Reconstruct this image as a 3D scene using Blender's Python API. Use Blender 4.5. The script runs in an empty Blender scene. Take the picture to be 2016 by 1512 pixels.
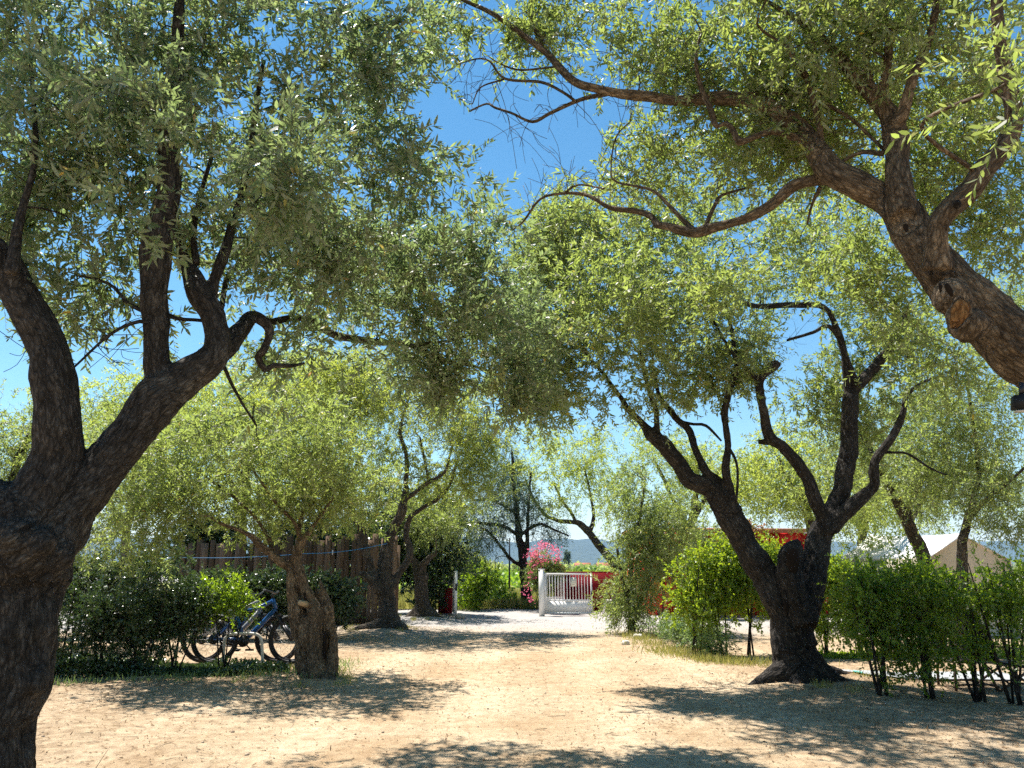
import bpy, math, random
import numpy as np
from mathutils import Vector
R = math.radians
S = bpy.context.scene
COL = S.collection
random.seed(7)

# ------------------------------------------------------------------ camera, light, exposure
F = 1523.0                       # focal length in pixels of a 2016 wide frame
PITCH = R(13.1)
CAM_Z = 1.6
cam_data = bpy.data.cameras.new('camera')
cam = bpy.data.objects.new('camera', cam_data)
COL.objects.link(cam)
cam.location = (0, 0, CAM_Z)
cam.rotation_euler = (math.pi / 2 + PITCH, 0, 0)
cam_data.sensor_width = 36
cam_data.lens = 36 * F / 2016
cam_data.clip_start = 0.05
cam_data.clip_end = 30000
S.camera = cam

SUN_AZ = R(-45)                  # clockwise from straight ahead (+Y); negative is to the left
SUN_EL = R(63)
sun_dir = Vector((math.sin(SUN_AZ) * math.cos(SUN_EL), math.cos(SUN_AZ) * math.cos(SUN_EL), math.sin(SUN_EL)))
sd = bpy.data.lights.new('sun', 'SUN')
sd.energy = 5.0
sd.angle = R(0.5)
sd.color = (1.0, 0.95, 0.87)
sun = bpy.data.objects.new('sun', sd)
COL.objects.link(sun)
sun.rotation_euler = (-sun_dir).to_track_quat('-Z', 'Y').to_euler()

world = bpy.data.worlds.new('World')
S.world = world
world.use_nodes = True
wn = world.node_tree.nodes
wl = world.node_tree.links
bg = wn['Background']
sky = wn.new('ShaderNodeTexSky')
sky.sky_type = 'NISHITA'
sky.sun_disc = False
sky.sun_elevation = SUN_EL
sky.sun_rotation = SUN_AZ
sky.air_density = 1.0
sky.dust_density = 0.0
sky.ozone_density = 1.0
sat = wn.new('ShaderNodeHueSaturation')
sat.inputs['Saturation'].default_value = 1.26
sat.inputs['Hue'].default_value = 0.488
wl.new(sky.outputs[0], sat.inputs['Color'])
wl.new(sat.outputs[0], bg.inputs['Color'])
bg.inputs['Strength'].default_value = 0.073

S.view_settings.view_transform = 'Standard'
S.view_settings.look = 'None'
S.view_settings.gamma = 1
S.view_settings.exposure = 1.27
S.render.engine = 'CYCLES'
cy = S.cycles
cy.max_bounces = 7
cy.diffuse_bounces = 4
cy.glossy_bounces = 2
cy.transmission_bounces = 4
cy.transparent_max_bounces = 8
cy.volume_bounces = 0
cy.caustics_reflective = False
cy.caustics_refractive = False
cy.use_adaptive_sampling = True
cy.adaptive_threshold = 0.02
cy.use_denoising = False
cy.sample_clamp_indirect = 4

# ------------------------------------------------------------------ helpers
CF = np.array((0, math.cos(PITCH), math.sin(PITCH)))
CU = np.array((0, -math.sin(PITCH), math.cos(PITCH)))


def P(px, py, Y):
    """world point seen at photo pixel (px, py) standing Y metres ahead; also its depth along the view axis"""
    d = CF + np.array(((px - 1008) / F, 0, 0)) + CU * ((756 - py) / F)
    t = Y / d[1]
    return np.array((0, 0, CAM_Z)) + d * t, t


def pix(p):
    q = p - np.array((0, 0, CAM_Z))
    t = q @ CF
    t = np.where(t < 0.2, 0.2, t)
    return 1008 + F * q[..., 0] / t, 756 - F * (q @ CU) / t


def _hash(ix, iy, iz, seed):
    h = (ix * 374761393 + iy * 668265263 + iz * 2147483647 + seed * 974711) & 0xFFFFFFFF
    h = ((h ^ (h >> 13)) * 1274126177) & 0xFFFFFFFF
    h = (h ^ (h >> 16)) & 0xFFFFFFFF
    return h / 4294967295.0


def vnoise(p, seed=0):
    """smooth value noise, -1 .. 1"""
    i = np.floor(p).astype(np.int64)
    f = p - i
    f = f * f * (3 - 2 * f)
    out = 0
    for dx in (0, 1):
        for dy in (0, 1):
            for dz in (0, 1):
                w = (f[:, 0] if dx else 1 - f[:, 0]) * (f[:, 1] if dy else 1 - f[:, 1]) * (f[:, 2] if dz else 1 - f[:, 2])
                out = out + w * _hash(i[:, 0] + dx, i[:, 1] + dy, i[:, 2] + dz, seed)
    return out * 2 - 1


MOUNDS = [((1590, 1352), 11.2, 1.1, 0.13), ((615, 1335), 11.9, 0.8, 0.07), ((760, 1240), 19.5, 1.5, 0.12), ((832, 1216), 24, 1.2, 0.1)]
MOUNDS = [((px[0] - 1008) / F * Y * 1.0, Y, s, h) for px, Y, s, h in MOUNDS]


def height(x, y):
    x = np.asarray(x, float)
    y = np.asarray(y, float)
    q = np.stack([x.ravel(), y.ravel(), np.zeros(x.size)], 1)
    h = 0.035 * vnoise(q * 0.45, 3) + 0.014 * vnoise(q * 1.7, 4) + 0.006 * vnoise(q * 5.3, 5)
    fade = np.clip((60 - np.hypot(q[:, 0], q[:, 1])) / 30, 0, 1)
    h = h * fade
    dip = np.clip((q[:, 1] - 60) / 150, 0, 1)
    h = h - 4.5 * dip * dip * (3 - 2 * dip)
    for mx, my, s, a in MOUNDS:
        h = h + a * np.exp(-((q[:, 0] - mx) ** 2 + (q[:, 1] - my) ** 2) / (s * s))
    return h.reshape(x.shape)


def gz(x, y):
    return float(height(np.array([x]), np.array([y]))[0])


def mesh_np(name, verts, counts, loops, mat, parent=None, smooth=False, attrs=None, mats=None, mat_idx=None):
    """a mesh object from numpy arrays: verts (n,3), counts = corners per face, loops = vertex numbers"""
    me = bpy.data.meshes.new(name)
    verts = np.asarray(verts, np.float32)
    loops = np.asarray(loops, np.int32)
    counts = np.asarray(counts, np.int32)
    me.vertices.add(len(verts))
    me.vertices.foreach_set('co', verts.ravel())
    me.loops.add(len(loops))
    me.loops.foreach_set('vertex_index', loops)
    me.polygons.add(len(counts))
    me.polygons.foreach_set('loop_start', np.concatenate([[0], np.cumsum(counts)[:-1]]).astype(np.int32))
    me.polygons.foreach_set('loop_total', counts)
    if smooth:
        me.polygons.foreach_set('use_smooth', np.ones(len(counts), bool))
    for m in (mats or [mat]):
        me.materials.append(m)
    if mat_idx is not None:
        me.polygons.foreach_set('material_index', np.asarray(mat_idx, np.int32))
    for an, (typ, dom, data) in (attrs or {}).items():
        a = me.attributes.new(an, typ, dom)
        a.data.foreach_set('vector' if typ == 'FLOAT_VECTOR' else 'value', np.asarray(data, np.float32).ravel())
    me.update()
    o = bpy.data.objects.new(name, me)
    COL.objects.link(o)
    if parent is not None:
        o.parent = parent
    return o


def thing(name, label, cat, loc=(0, 0, 0), group=None, rz=0):
    o = bpy.data.objects.new(name, None)
    COL.objects.link(o)
    o.empty_display_size = 0.2
    o.location = loc
    o.rotation_euler.z = rz
    o['label'] = label
    o['category'] = cat
    if group:
        o['group'] = group
    return o


def tag(o, label=None, cat=None, group=None, kind=None):
    for k, v in (('label', label), ('category', cat), ('group', group), ('kind', kind)):
        if v:
            o[k] = v
    return o


class MB:
    """collects boxes, tubes, discs; build() links them as ONE mesh object"""

    def __init__(s):
        s.v, s.c, s.l, s.n = [], [], [], 0

    def add(s, verts, faces):
        s.v.append(np.asarray(verts, float))
        for f in faces:
            s.c.append(len(f))
            s.l.extend([i + s.n for i in f])
        s.n += len(verts)

    def box(s, x0, x1, y0, y1, z0, z1):
        v = [(x, y, z) for z in (z0, z1) for y in (y0, y1) for x in (x0, x1)]
        s.add(v, [(0, 2, 3, 1), (4, 5, 7, 6), (0, 1, 5, 4), (2, 6, 7, 3), (0, 4, 6, 2), (1, 3, 7, 5)])

    def bar(s, a, b, w, h=None, up=(0, 0, 1)):
        """a rectangular bar from a to b"""
        a, b = np.array(a, float), np.array(b, float)
        h = h or w
        d = (b - a) / np.linalg.norm(b - a)
        u = np.array(up, float)
        if abs(d @ u) > 0.95:
            u = np.array((0, 1.0, 0))
        sx = np.cross(d, u)
        sx /= np.linalg.norm(sx)
        sy = np.cross(sx, d)
        v = [e + sx * i * w / 2 + sy * j * h / 2 for e in (a, b) for i, j in ((-1, -1), (1, -1), (1, 1), (-1, 1))]
        s.add(v, [(0, 1, 2, 3), (7, 6, 5, 4), (0, 4, 5, 1), (1, 5, 6, 2), (2, 6, 7, 3), (3, 7, 4, 0)])

    def tube(s, pts, r, k=8):
        v, f = tube_geo(np.array(pts, float), np.full(len(pts), r) if np.isscalar(r) else np.array(r, float), k)[:2]
        s.add(v, f)

    def disc(s, c, ax, r, h, k=20):
        c, ax = np.array(c, float), np.array(ax, float)
        s.tube([c - ax * h / 2, c + ax * h / 2], r, k)

    def torus(s, c, r, rr, k=40, m=8):
        """ring in the local XZ plane"""
        v, f = [], []
        for i in range(k):
            a = 2 * math.pi * i / k
            for j in range(m):
                b = 2 * math.pi * j / m
                q = r + rr * math.cos(b)
                v.append((c[0] + q * math.cos(a), c[1] + rr * math.sin(b), c[2] + q * math.sin(a)))
        for i in range(k):
            for j in range(m):
                f.append((i * m + j, i * m + (j + 1) % m, ((i + 1) % k) * m + (j + 1) % m, ((i + 1) % k) * m + j))
        s.add(v, f)

    def build(s, name, mat, parent=None, smooth=False):
        return mesh_np(name, np.concatenate(s.v), s.c, s.l, mat, parent, smooth)


def tube_geo(p, r, k):
    """a capped tube along points p; returns verts, faces and bark coordinates"""
    n = len(p)
    d = np.gradient(p, axis=0)
    d /= np.maximum(np.linalg.norm(d, axis=1, keepdims=True), 1e-9)
    u = np.array((1.0, 0, 0)) if abs(d[0][0]) < 0.8 else np.array((0, 1.0, 0))
    ang = np.arange(k) * 2 * math.pi / k
    ca, sa = np.cos(ang), np.sin(ang)
    L = np.concatenate([[0], np.cumsum(np.linalg.norm(np.diff(p, axis=0), axis=1))])
    V, B = [], []
    for i in range(n):
        u = u - d[i] * (u @ d[i])
        u /= np.linalg.norm(u)
        w = np.cross(d[i], u)
        V.append(p[i] + r[i] * (ca[:, None] * u + sa[:, None] * w))
        B.append(np.stack([ca * r[i], sa * r[i], np.full(k, L[i])], 1))
    F_ = []
    for i in range(n - 1):
        for j in range(k):
            j2 = (j + 1) % k
            F_.append((i * k + j, i * k + j2, (i + 1) * k + j2, (i + 1) * k + j))
    F_.append(tuple(range(k - 1, -1, -1)))
    F_.append(tuple((n - 1) * k + j for j in range(k)))
    return np.concatenate(V), F_, np.concatenate(B)


def catmull(p, step):
    """smooth resampling of rows (x,y,z,r)"""
    p = np.array(p, float)
    if len(p) < 3:
        p = np.array([p[0], (p[0] + p[-1]) / 2, p[-1]])
    q = np.vstack([2 * p[0] - p[1], p, 2 * p[-1] - p[-2]])
    out = []
    for i in range(1, len(q) - 2):
        a, b, c, d = q[i - 1], q[i], q[i + 1], q[i + 2]
        m = max(2, int(np.linalg.norm((c - b)[:3]) / step))
        for t in np.arange(m) / m:
            out.append(0.5 * ((2 * b) + (c - a) * t + (2 * a - 5 * b + 4 * c - d) * t * t + (3 * b - a - 3 * c + d) * t ** 3))
    out.append(p[-1])
    out = np.array(out)
    out[:, 3] = np.maximum(out[:, 3], 0.002)
    return out


# ------------------------------------------------------------------ materials
def mat(name, col, rough=0.6, spec=0.3, metal=0.0, noise=None, bump=None):
    """a Principled material; noise = (scale, colour 2, sharpness), bump = (scale, strength)"""
    m = bpy.data.materials.new(name)
    m.use_nodes = True
    N, Lk = m.node_tree.nodes, m.node_tree.links
    b = N['Principled BSDF']
    b.inputs['Base Color'].default_value = (*col, 1)
    b.inputs['Roughness'].default_value = rough
    b.inputs['Specular IOR Level'].default_value = spec
    b.inputs['Metallic'].default_value = metal
    tc = N.new('ShaderNodeTexCoord')
    if noise:
        t = N.new('ShaderNodeTexNoise')
        t.inputs['Scale'].default_value = noise[0]
        t.inputs['Detail'].default_value = 6
        t.inputs['Roughness'].default_value = 0.65
        Lk.new(tc.outputs['Object'], t.inputs['Vector'])
        r = N.new('ShaderNodeValToRGB')
        w = noise[2] if len(noise) > 2 else 0.2
        r.color_ramp.elements[0].position = 0.5 - w
        r.color_ramp.elements[1].position = 0.5 + w
        r.color_ramp.elements[0].color = (*col, 1)
        r.color_ramp.elements[1].color = (*noise[1], 1)
        Lk.new(t.outputs['Fac'], r.inputs['Fac'])
        Lk.new(r.outputs['Color'], b.inputs['Base Color'])
    if bump:
        t2 = N.new('ShaderNodeTexNoise')
        t2.inputs['Scale'].default_value = bump[0]
        t2.inputs['Detail'].default_value = 5
        Lk.new(tc.outputs['Object'], t2.inputs['Vector'])
        bp = N.new('ShaderNodeBump')
        bp.inputs['Strength'].default_value = bump[1]
        bp.inputs['Distance'].default_value = 0.02
        Lk.new(t2.outputs['Fac'], bp.inputs['Height'])
        Lk.new(bp.outputs['Normal'], b.inputs['Normal'])
    return m


def leaf_mat(name, stops, under, trans, tw=0.4, rough=0.42, spec=0.45):
    """two-sided leaf: per-leaf colour from the 'tone' attribute, pale underside, some light through the blade"""
    m = bpy.data.materials.new(name)
    m.use_nodes = True
    N, Lk = m.node_tree.nodes, m.node_tree.links
    b = N['Principled BSDF']
    out = N['Material Output']
    at = N.new('ShaderNodeAttribute')
    at.attribute_name = 'tone'
    r = N.new('ShaderNodeValToRGB')
    cr = r.color_ramp
    while len(cr.elements) < len(stops):
        cr.elements.new(0.5)
    for e, (p, c) in zip(cr.elements, stops):
        e.position = p
        e.color = (*c, 1)
    Lk.new(at.outputs['Fac'], r.inputs['Fac'])
    geo = N.new('ShaderNodeNewGeometry')
    mx = N.new('ShaderNodeMix')
    mx.data_type = 'RGBA'
    mul = N.new('ShaderNodeMath')
    mul.operation = 'MULTIPLY'
    mul.inputs[1].default_value = 0.75
    Lk.new(geo.outputs['Backfacing'], mul.inputs[0])
    Lk.new(mul.outputs[0], mx.inputs['Factor'])
    Lk.new(r.outputs['Color'], mx.inputs['A'])
    mx.inputs['B'].default_value = (*under, 1)
    Lk.new(mx.outputs['Result'], b.inputs['Base Color'])
    b.inputs['Roughness'].default_value = rough
    b.inputs['Specular IOR Level'].default_value = spec
    tr = N.new('ShaderNodeBsdfTranslucent')
    tm = N.new('ShaderNodeMix')
    tm.data_type = 'RGBA'
    tm.blend_type = 'MIX'
    tm.inputs['Factor'].default_value = 0.6
    Lk.new(r.outputs['Color'], tm.inputs['A'])
    tm.inputs['B'].default_value = (*trans, 1)
    Lk.new(tm.outputs['Result'], tr.inputs['Color'])
    ms = N.new('ShaderNodeMixShader')
    ms.inputs[0].default_value = tw
    Lk.new(b.outputs[0], ms.inputs[1])
    Lk.new(tr.outputs[0], ms.inputs[2])
    Lk.new(ms.outputs[0], out.inputs['Surface'])
    return m


def bark_mat(name, c1, c2, c3, scale=1.0, bump=0.9):
    """fibrous bark that follows each limb (the 'bark' attribute is the position in the limb's own frame)"""
    m = bpy.data.materials.new(name)
    m.use_nodes = True
    N, Lk = m.node_tree.nodes, m.node_tree.links
    b = N['Principled BSDF']
    b.inputs['Roughness'].default_value = 0.9
    b.inputs['Specular IOR Level'].default_value = 0.15
    at = N.new('ShaderNodeAttribute')
    at.attribute_name = 'bark'
    mp = N.new('ShaderNodeMapping')
    mp.inputs['Scale'].default_value = (scale * 30, scale * 30, scale * 11)
    Lk.new(at.outputs['Vector'], mp.inputs['Vector'])
    n1 = N.new('ShaderNodeTexNoise')
    n1.inputs['Scale'].default_value = 1.0
    n1.inputs['Detail'].default_value = 8
    n1.inputs['Roughness'].default_value = 0.68
    n1.inputs['Distortion'].default_value = 0.6
    Lk.new(mp.outputs[0], n1.inputs['Vector'])
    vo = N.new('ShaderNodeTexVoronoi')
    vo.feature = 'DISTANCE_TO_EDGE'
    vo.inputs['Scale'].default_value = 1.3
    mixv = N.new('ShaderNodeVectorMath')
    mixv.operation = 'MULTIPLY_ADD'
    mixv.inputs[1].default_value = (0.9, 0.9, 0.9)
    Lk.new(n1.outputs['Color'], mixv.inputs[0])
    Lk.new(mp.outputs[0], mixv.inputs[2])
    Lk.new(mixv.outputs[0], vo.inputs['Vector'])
    r = N.new('ShaderNodeValToRGB')
    cr = r.color_ramp
    cr.elements[0].position, cr.elements[0].color = 0.32, (*c1, 1)
    cr.elements[1].position, cr.elements[1].color = 0.72, (*c3, 1)
    e = cr.elements.new(0.52)
    e.color = (*c2, 1)
    Lk.new(n1.outputs['Fac'], r.inputs['Fac'])
    # broad patches of paler, lichened bark
    tc = N.new('ShaderNodeTexCoord')
    n2 = N.new('ShaderNodeTexNoise')
    n2.inputs['Scale'].default_value = 3.2
    n2.inputs['Detail'].default_value = 5
    Lk.new(tc.outputs['Object'], n2.inputs['Vector'])
    r2 = N.new('ShaderNodeValToRGB')
    r2.color_ramp.elements[0].position = 0.52
    r2.color_ramp.elements[1].position = 0.72
    Lk.new(n2.outputs['Fac'], r2.inputs['Fac'])
    mx = N.new('ShaderNodeMix')
    mx.data_type = 'RGBA'
    mx.blend_type = 'MULTIPLY'
    mx.inputs['B'].default_value = (1.75, 1.75, 1.7, 1)
    Lk.new(r2.outputs['Color'], mx.inputs['Factor'])
    Lk.new(r.outputs['Color'], mx.inputs['A'])
    Lk.new(mx.outputs['Result'], b.inputs['Base Color'])
    crack_shade = N.new('ShaderNodeValToRGB')  # shade of the fissures painted into the bark colour along the cracks
    crack_shade.color_ramp.elements[0].position, crack_shade.color_ramp.elements[0].color = 0.0, (0.5, 0.48, 0.46, 1)
    crack_shade.color_ramp.elements[1].position, crack_shade.color_ramp.elements[1].color = 0.16, (1.08, 1.08, 1.08, 1)
    Lk.new(vo.outputs['Distance'], crack_shade.inputs['Fac'])
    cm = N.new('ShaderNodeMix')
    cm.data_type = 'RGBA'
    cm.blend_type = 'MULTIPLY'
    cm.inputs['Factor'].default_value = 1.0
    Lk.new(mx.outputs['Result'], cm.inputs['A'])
    Lk.new(crack_shade.outputs['Color'], cm.inputs['B'])
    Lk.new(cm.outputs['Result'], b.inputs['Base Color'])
    ad = N.new('ShaderNodeMath')
    ad.operation = 'MULTIPLY_ADD'
    ad.inputs[1].default_value = 0.55
    mn = N.new('ShaderNodeMath')
    mn.operation = 'MINIMUM'
    mn.inputs[1].default_value = 0.35
    Lk.new(vo.outputs['Distance'], mn.inputs[0])
    Lk.new(n1.outputs['Fac'], ad.inputs[0])
    Lk.new(mn.outputs[0], ad.inputs[2])
    bp = N.new('ShaderNodeBump')
    bp.inputs['Strength'].default_value = bump
    bp.inputs['Distance'].default_value = 0.045
    Lk.new(ad.outputs[0], bp.inputs['Height'])
    Lk.new(bp.outputs['Normal'], b.inputs['Normal'])
    return m


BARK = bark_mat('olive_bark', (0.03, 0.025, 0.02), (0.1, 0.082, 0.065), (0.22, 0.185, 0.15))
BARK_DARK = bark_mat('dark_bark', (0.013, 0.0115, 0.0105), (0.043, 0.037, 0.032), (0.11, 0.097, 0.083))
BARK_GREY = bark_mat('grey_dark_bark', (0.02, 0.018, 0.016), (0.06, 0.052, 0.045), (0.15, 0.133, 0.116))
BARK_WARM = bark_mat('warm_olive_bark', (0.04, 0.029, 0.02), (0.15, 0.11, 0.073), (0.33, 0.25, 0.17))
TWIG = mat('olive_twig', (0.12, 0.1, 0.07), 0.8, 0.2)

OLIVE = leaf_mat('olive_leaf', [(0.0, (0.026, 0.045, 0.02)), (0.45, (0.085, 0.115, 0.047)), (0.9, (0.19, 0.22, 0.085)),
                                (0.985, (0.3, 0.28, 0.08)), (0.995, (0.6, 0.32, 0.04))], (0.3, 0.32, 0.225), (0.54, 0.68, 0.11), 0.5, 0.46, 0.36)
OLIVE_COOL = leaf_mat('shaded_olive_leaf', [(0.0, (0.022, 0.05, 0.032)), (0.5, (0.075, 0.112, 0.06)), (0.93, (0.17, 0.195, 0.09)),  # cooler copy of the olive leaf, crown shade put into its colour
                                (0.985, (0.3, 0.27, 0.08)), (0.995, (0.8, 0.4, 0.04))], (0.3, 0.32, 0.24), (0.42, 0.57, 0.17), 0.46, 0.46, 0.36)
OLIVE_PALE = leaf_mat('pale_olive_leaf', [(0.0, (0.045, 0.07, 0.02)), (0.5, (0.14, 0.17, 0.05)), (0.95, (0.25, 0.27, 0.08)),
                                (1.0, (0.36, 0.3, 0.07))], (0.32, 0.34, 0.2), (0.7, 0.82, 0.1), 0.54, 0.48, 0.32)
PRIVET = leaf_mat('bright_hedge_leaf', [(0.0, (0.05, 0.12, 0.012)), (0.55, (0.1, 0.2, 0.02)), (0.95, (0.2, 0.3, 0.025)),
                                (1.0, (0.4, 0.34, 0.03))], (0.14, 0.22, 0.05), (0.55, 0.68, 0.02), 0.5, 0.4)
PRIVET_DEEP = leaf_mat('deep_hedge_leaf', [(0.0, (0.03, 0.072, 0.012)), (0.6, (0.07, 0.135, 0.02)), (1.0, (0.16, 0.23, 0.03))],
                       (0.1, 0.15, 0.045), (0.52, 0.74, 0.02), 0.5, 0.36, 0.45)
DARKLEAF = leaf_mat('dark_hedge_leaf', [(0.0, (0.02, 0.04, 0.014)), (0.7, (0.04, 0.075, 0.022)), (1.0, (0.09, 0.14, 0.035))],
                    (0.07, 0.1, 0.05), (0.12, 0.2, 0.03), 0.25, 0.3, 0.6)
NEEDLE = leaf_mat('cedar_needle', [(0.0, (0.02, 0.045, 0.025)), (0.6, (0.045, 0.085, 0.045)), (1.0, (0.1, 0.15, 0.07))],
                  (0.06, 0.1, 0.06), (0.12, 0.2, 0.06), 0.25, 0.5)
WEED = leaf_mat('weed_leaf', [(0.0, (0.06, 0.13, 0.04)), (0.6, (0.12, 0.22, 0.07)), (1.0, (0.24, 0.3, 0.1))],
                (0.16, 0.22, 0.1), (0.34, 0.46, 0.1), 0.4)
VINE = leaf_mat('vine_leaf', [(0.0, (0.06, 0.15, 0.012)), (0.6, (0.12, 0.26, 0.02)), (1.0, (0.24, 0.36, 0.03))],
                (0.14, 0.24, 0.05), (0.45, 0.62, 0.03), 0.42)
DRYGRASS = leaf_mat('dry_grass_blade', [(0.0, (0.12, 0.17, 0.03)), (0.5, (0.27, 0.27, 0.06)), (1.0, (0.45, 0.38, 0.14))],
                    (0.3, 0.28, 0.1), (0.45, 0.42, 0.08), 0.35)
LITTER = leaf_mat('dry_leaf', [(0.0, (0.1, 0.06, 0.035)), (0.5, (0.24, 0.15, 0.08)), (1.0, (0.42, 0.3, 0.17))],
                  (0.3, 0.22, 0.14), (0.3, 0.2, 0.1), 0.1, 0.8, 0.1)
PINK = leaf_mat('pink_petal', [(0.0, (0.8, 0.1, 0.25)), (0.6, (0.85, 0.18, 0.33)), (1.0, (0.9, 0.45, 0.42))],
                (0.8, 0.2, 0.3), (0.9, 0.15, 0.3), 0.4, 0.5)
WHITE = mat('white_gate_paint', (0.86, 0.84, 0.82), 0.35, 0.4, noise=(4, (0.78, 0.76, 0.73), 0.3))
SIGN = mat('gate_sign_paper', (0.78, 0.74, 0.62), 0.6, 0.2)
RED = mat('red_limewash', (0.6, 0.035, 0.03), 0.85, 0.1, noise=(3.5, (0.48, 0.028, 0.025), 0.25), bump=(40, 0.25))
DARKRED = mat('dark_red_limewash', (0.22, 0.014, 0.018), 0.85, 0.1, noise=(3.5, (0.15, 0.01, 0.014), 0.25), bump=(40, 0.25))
TILE = mat('terracotta', (0.42, 0.17, 0.09), 0.8, 0.1, noise=(8, (0.3, 0.11, 0.06), 0.25))
GLASS = mat('window_glass', (0.03, 0.04, 0.05), 0.08, 0.6)
BOARD = mat('weathered_board', (0.085, 0.056, 0.038), 0.9, 0.1, noise=(5, (0.18, 0.125, 0.088), 0.2), bump=(30, 0.4))
BLACK = mat('black_rubber', (0.012, 0.012, 0.013), 0.6, 0.3)
DARKMETAL = mat('dark_metal', (0.03, 0.03, 0.035), 0.4, 0.5, 0.6)
STEEL = mat('galvanised_steel', (0.55, 0.54, 0.52), 0.4, 0.5, 0.5)
BLUE = mat('blue_frame_paint', (0.01, 0.075, 0.26), 0.25, 0.5)
GREYPAINT = mat('pale_grey_frame_paint', (0.3, 0.3, 0.32), 0.3, 0.5)
ROPE = mat('blue_rope', (0.04, 0.28, 0.6), 0.6, 0.3)
CANVAS_W = mat('white_canvas', (0.78, 0.76, 0.76), 0.8, 0.1)
CANVAS_B = mat('beige_canvas', (0.55, 0.47, 0.36), 0.85, 0.1)
FABRIC = mat('black_chair_fabric', (0.015, 0.015, 0.018), 0.85, 0.15)
WOOD = mat('dark_chair_wood', (0.07, 0.045, 0.03), 0.6, 0.3)
STONE = mat('grey_stone', (0.3, 0.28, 0.25), 0.9, 0.1, noise=(9, (0.42, 0.39, 0.34), 0.2), bump=(20, 0.5))
PEBBLE = mat('sandy_pebble', (0.42, 0.33, 0.24), 0.9, 0.1, noise=(3, (0.2, 0.14, 0.1), 0.1))
PALE_STONE = mat('white_stone', (0.62, 0.58, 0.52), 0.9, 0.1, noise=(9, (0.5, 0.46, 0.4), 0.2), bump=(20, 0.5))
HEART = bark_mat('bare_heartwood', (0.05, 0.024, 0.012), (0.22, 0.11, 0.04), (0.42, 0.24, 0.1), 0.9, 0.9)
CUT = mat('pale_cut_wood', (0.4, 0.3, 0.19), 0.8, 0.1, noise=(20, (0.42, 0.3, 0.18), 0.2))
HOLLOW_SHADE = mat('hollow_shade_colour', (0.02, 0.015, 0.012), 0.95, 0.05)  # near-black colour standing in for the shade inside hollows
MATCLOTH = mat('pale_ground_mat', (0.34, 0.35, 0.35), 0.8, 0.1, noise=(6, (0.27, 0.28, 0.29), 0.2))
TEAL = mat('teal_mat_edge', (0.12, 0.42, 0.38), 0.8, 0.1)


# ------------------------------------------------------------------ foliage
def leaf_shape(kind):
    if kind == 'lance':          # narrow olive blade, six corners
        return np.array([(0, 0), (0.28, 0.5), (0.68, 0.42), (1, 0), (0.68, -0.42), (0.28, -0.5)])
    if kind == 'oval':
        return np.array([(0, 0), (0.2, 0.36), (0.55, 0.5), (1, 0), (0.55, -0.5), (0.2, -0.36)])
    return np.array([(0, 0), (0.45, 0.5), (1, 0), (0.45, -0.5)])     # diamond


def leaves_mesh(name, pos, dirs, length, width, material, parent, rng, kind='lance', tone=None, up=0.55, size=1.0):
    """one mesh of leaf-sized faces; pos = blade base, dirs = blade direction"""
    n = len(pos)
    d = dirs / np.maximum(np.linalg.norm(dirs, axis=1, keepdims=True), 1e-9)
    nr = rng.normal(size=(n, 3)) * (1 - up) + np.array((0, 0, 1.0)) * up
    nr = nr - d * (nr * d).sum(1, keepdims=True)
    nr /= np.maximum(np.linalg.norm(nr, axis=1, keepdims=True), 1e-9)
    sd_ = np.cross(nr, d)
    sh = leaf_shape(kind)
    k = len(sh)
    Ln = (length * size * rng.uniform(0.65, 1.2, n))[:, None]
    Wn = (width * size * rng.uniform(0.75, 1.2, n))[:, None]
    V = np.empty((n, k, 3))
    cup = rng.normal(0, 0.12, n)[:, None]
    for i, (a, b) in enumerate(sh):
        V[:, i] = pos + d * Ln * a + sd_ * Wn * b + nr * Ln * cup * a * a
    # corners run so that the normal points to nr
    order = np.arange(k)[::-1]
    idx = (np.arange(n)[:, None] * k + order[None, :]).ravel()
    if tone is None:
        tone = rng.uniform(0, 1, n)
    return mesh_np(name, V.reshape(-1, 3), np.full(n, k), idx, material, parent, attrs={'tone': ('FLOAT', 'FACE', tone)})


def shoots(centres, spread, n_per, length, droop, rng, outward=None):
    """start, direction of leafy shoots round every clump centre"""
    m = len(centres)
    c = np.repeat(centres, n_per, 0)
    off = rng.normal(size=(m * n_per, 3))
    off /= np.linalg.norm(off, axis=1, keepdims=True)
    off *= (rng.uniform(0, 1, m * n_per) ** 0.5)[:, None] * spread
    s = c + off
    d = off / spread * 0.5 + rng.normal(size=(m * n_per, 3)) * 0.6
    d[:, 2] -= droop * 0.5
    d /= np.linalg.norm(d, axis=1, keepdims=True)
    Ln = length * rng.uniform(0.6, 1.3, m * n_per)
    return s, d, Ln


def shoot_leaves(s, d, Ln, per, droop, rng):
    """leaves in opposite pairs along every shoot"""
    n = len(s)
    t = (np.arange(per)[None, :] + rng.uniform(-0.3, 0.3, (n, per))) / per
    t = np.clip(t * 0.95 + 0.05, 0, 1)
    g = np.array((0, 0, -1.0))
    p = s[:, None] + d[:, None] * (Ln[:, None] * t)[..., None] + g * (Ln[:, None] * t * t * droop * 0.5)[..., None]
    tan = d[:, None] + g * (t * droop)[..., None]
    tan /= np.linalg.norm(tan, axis=2, keepdims=True)
    ref = rng.normal(size=(n, 3))
    a = np.cross(d, ref)
    a /= np.linalg.norm(a, axis=1, keepdims=True)
    b = np.cross(d, a)
    ph = (np.arange(per) // 2 * (math.pi / 2) + (np.arange(per) % 2) * math.pi)[None, :] + rng.normal(0, 0.35, (n, per))
    side = a[:, None] * np.cos(ph)[..., None] + b[:, None] * np.sin(ph)[..., None]
    dirs = tan * 0.78 + side * 0.76 + rng.normal(size=(n, per, 3)) * 0.14
    return p.reshape(-1, 3), dirs.reshape(-1, 3)


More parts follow.
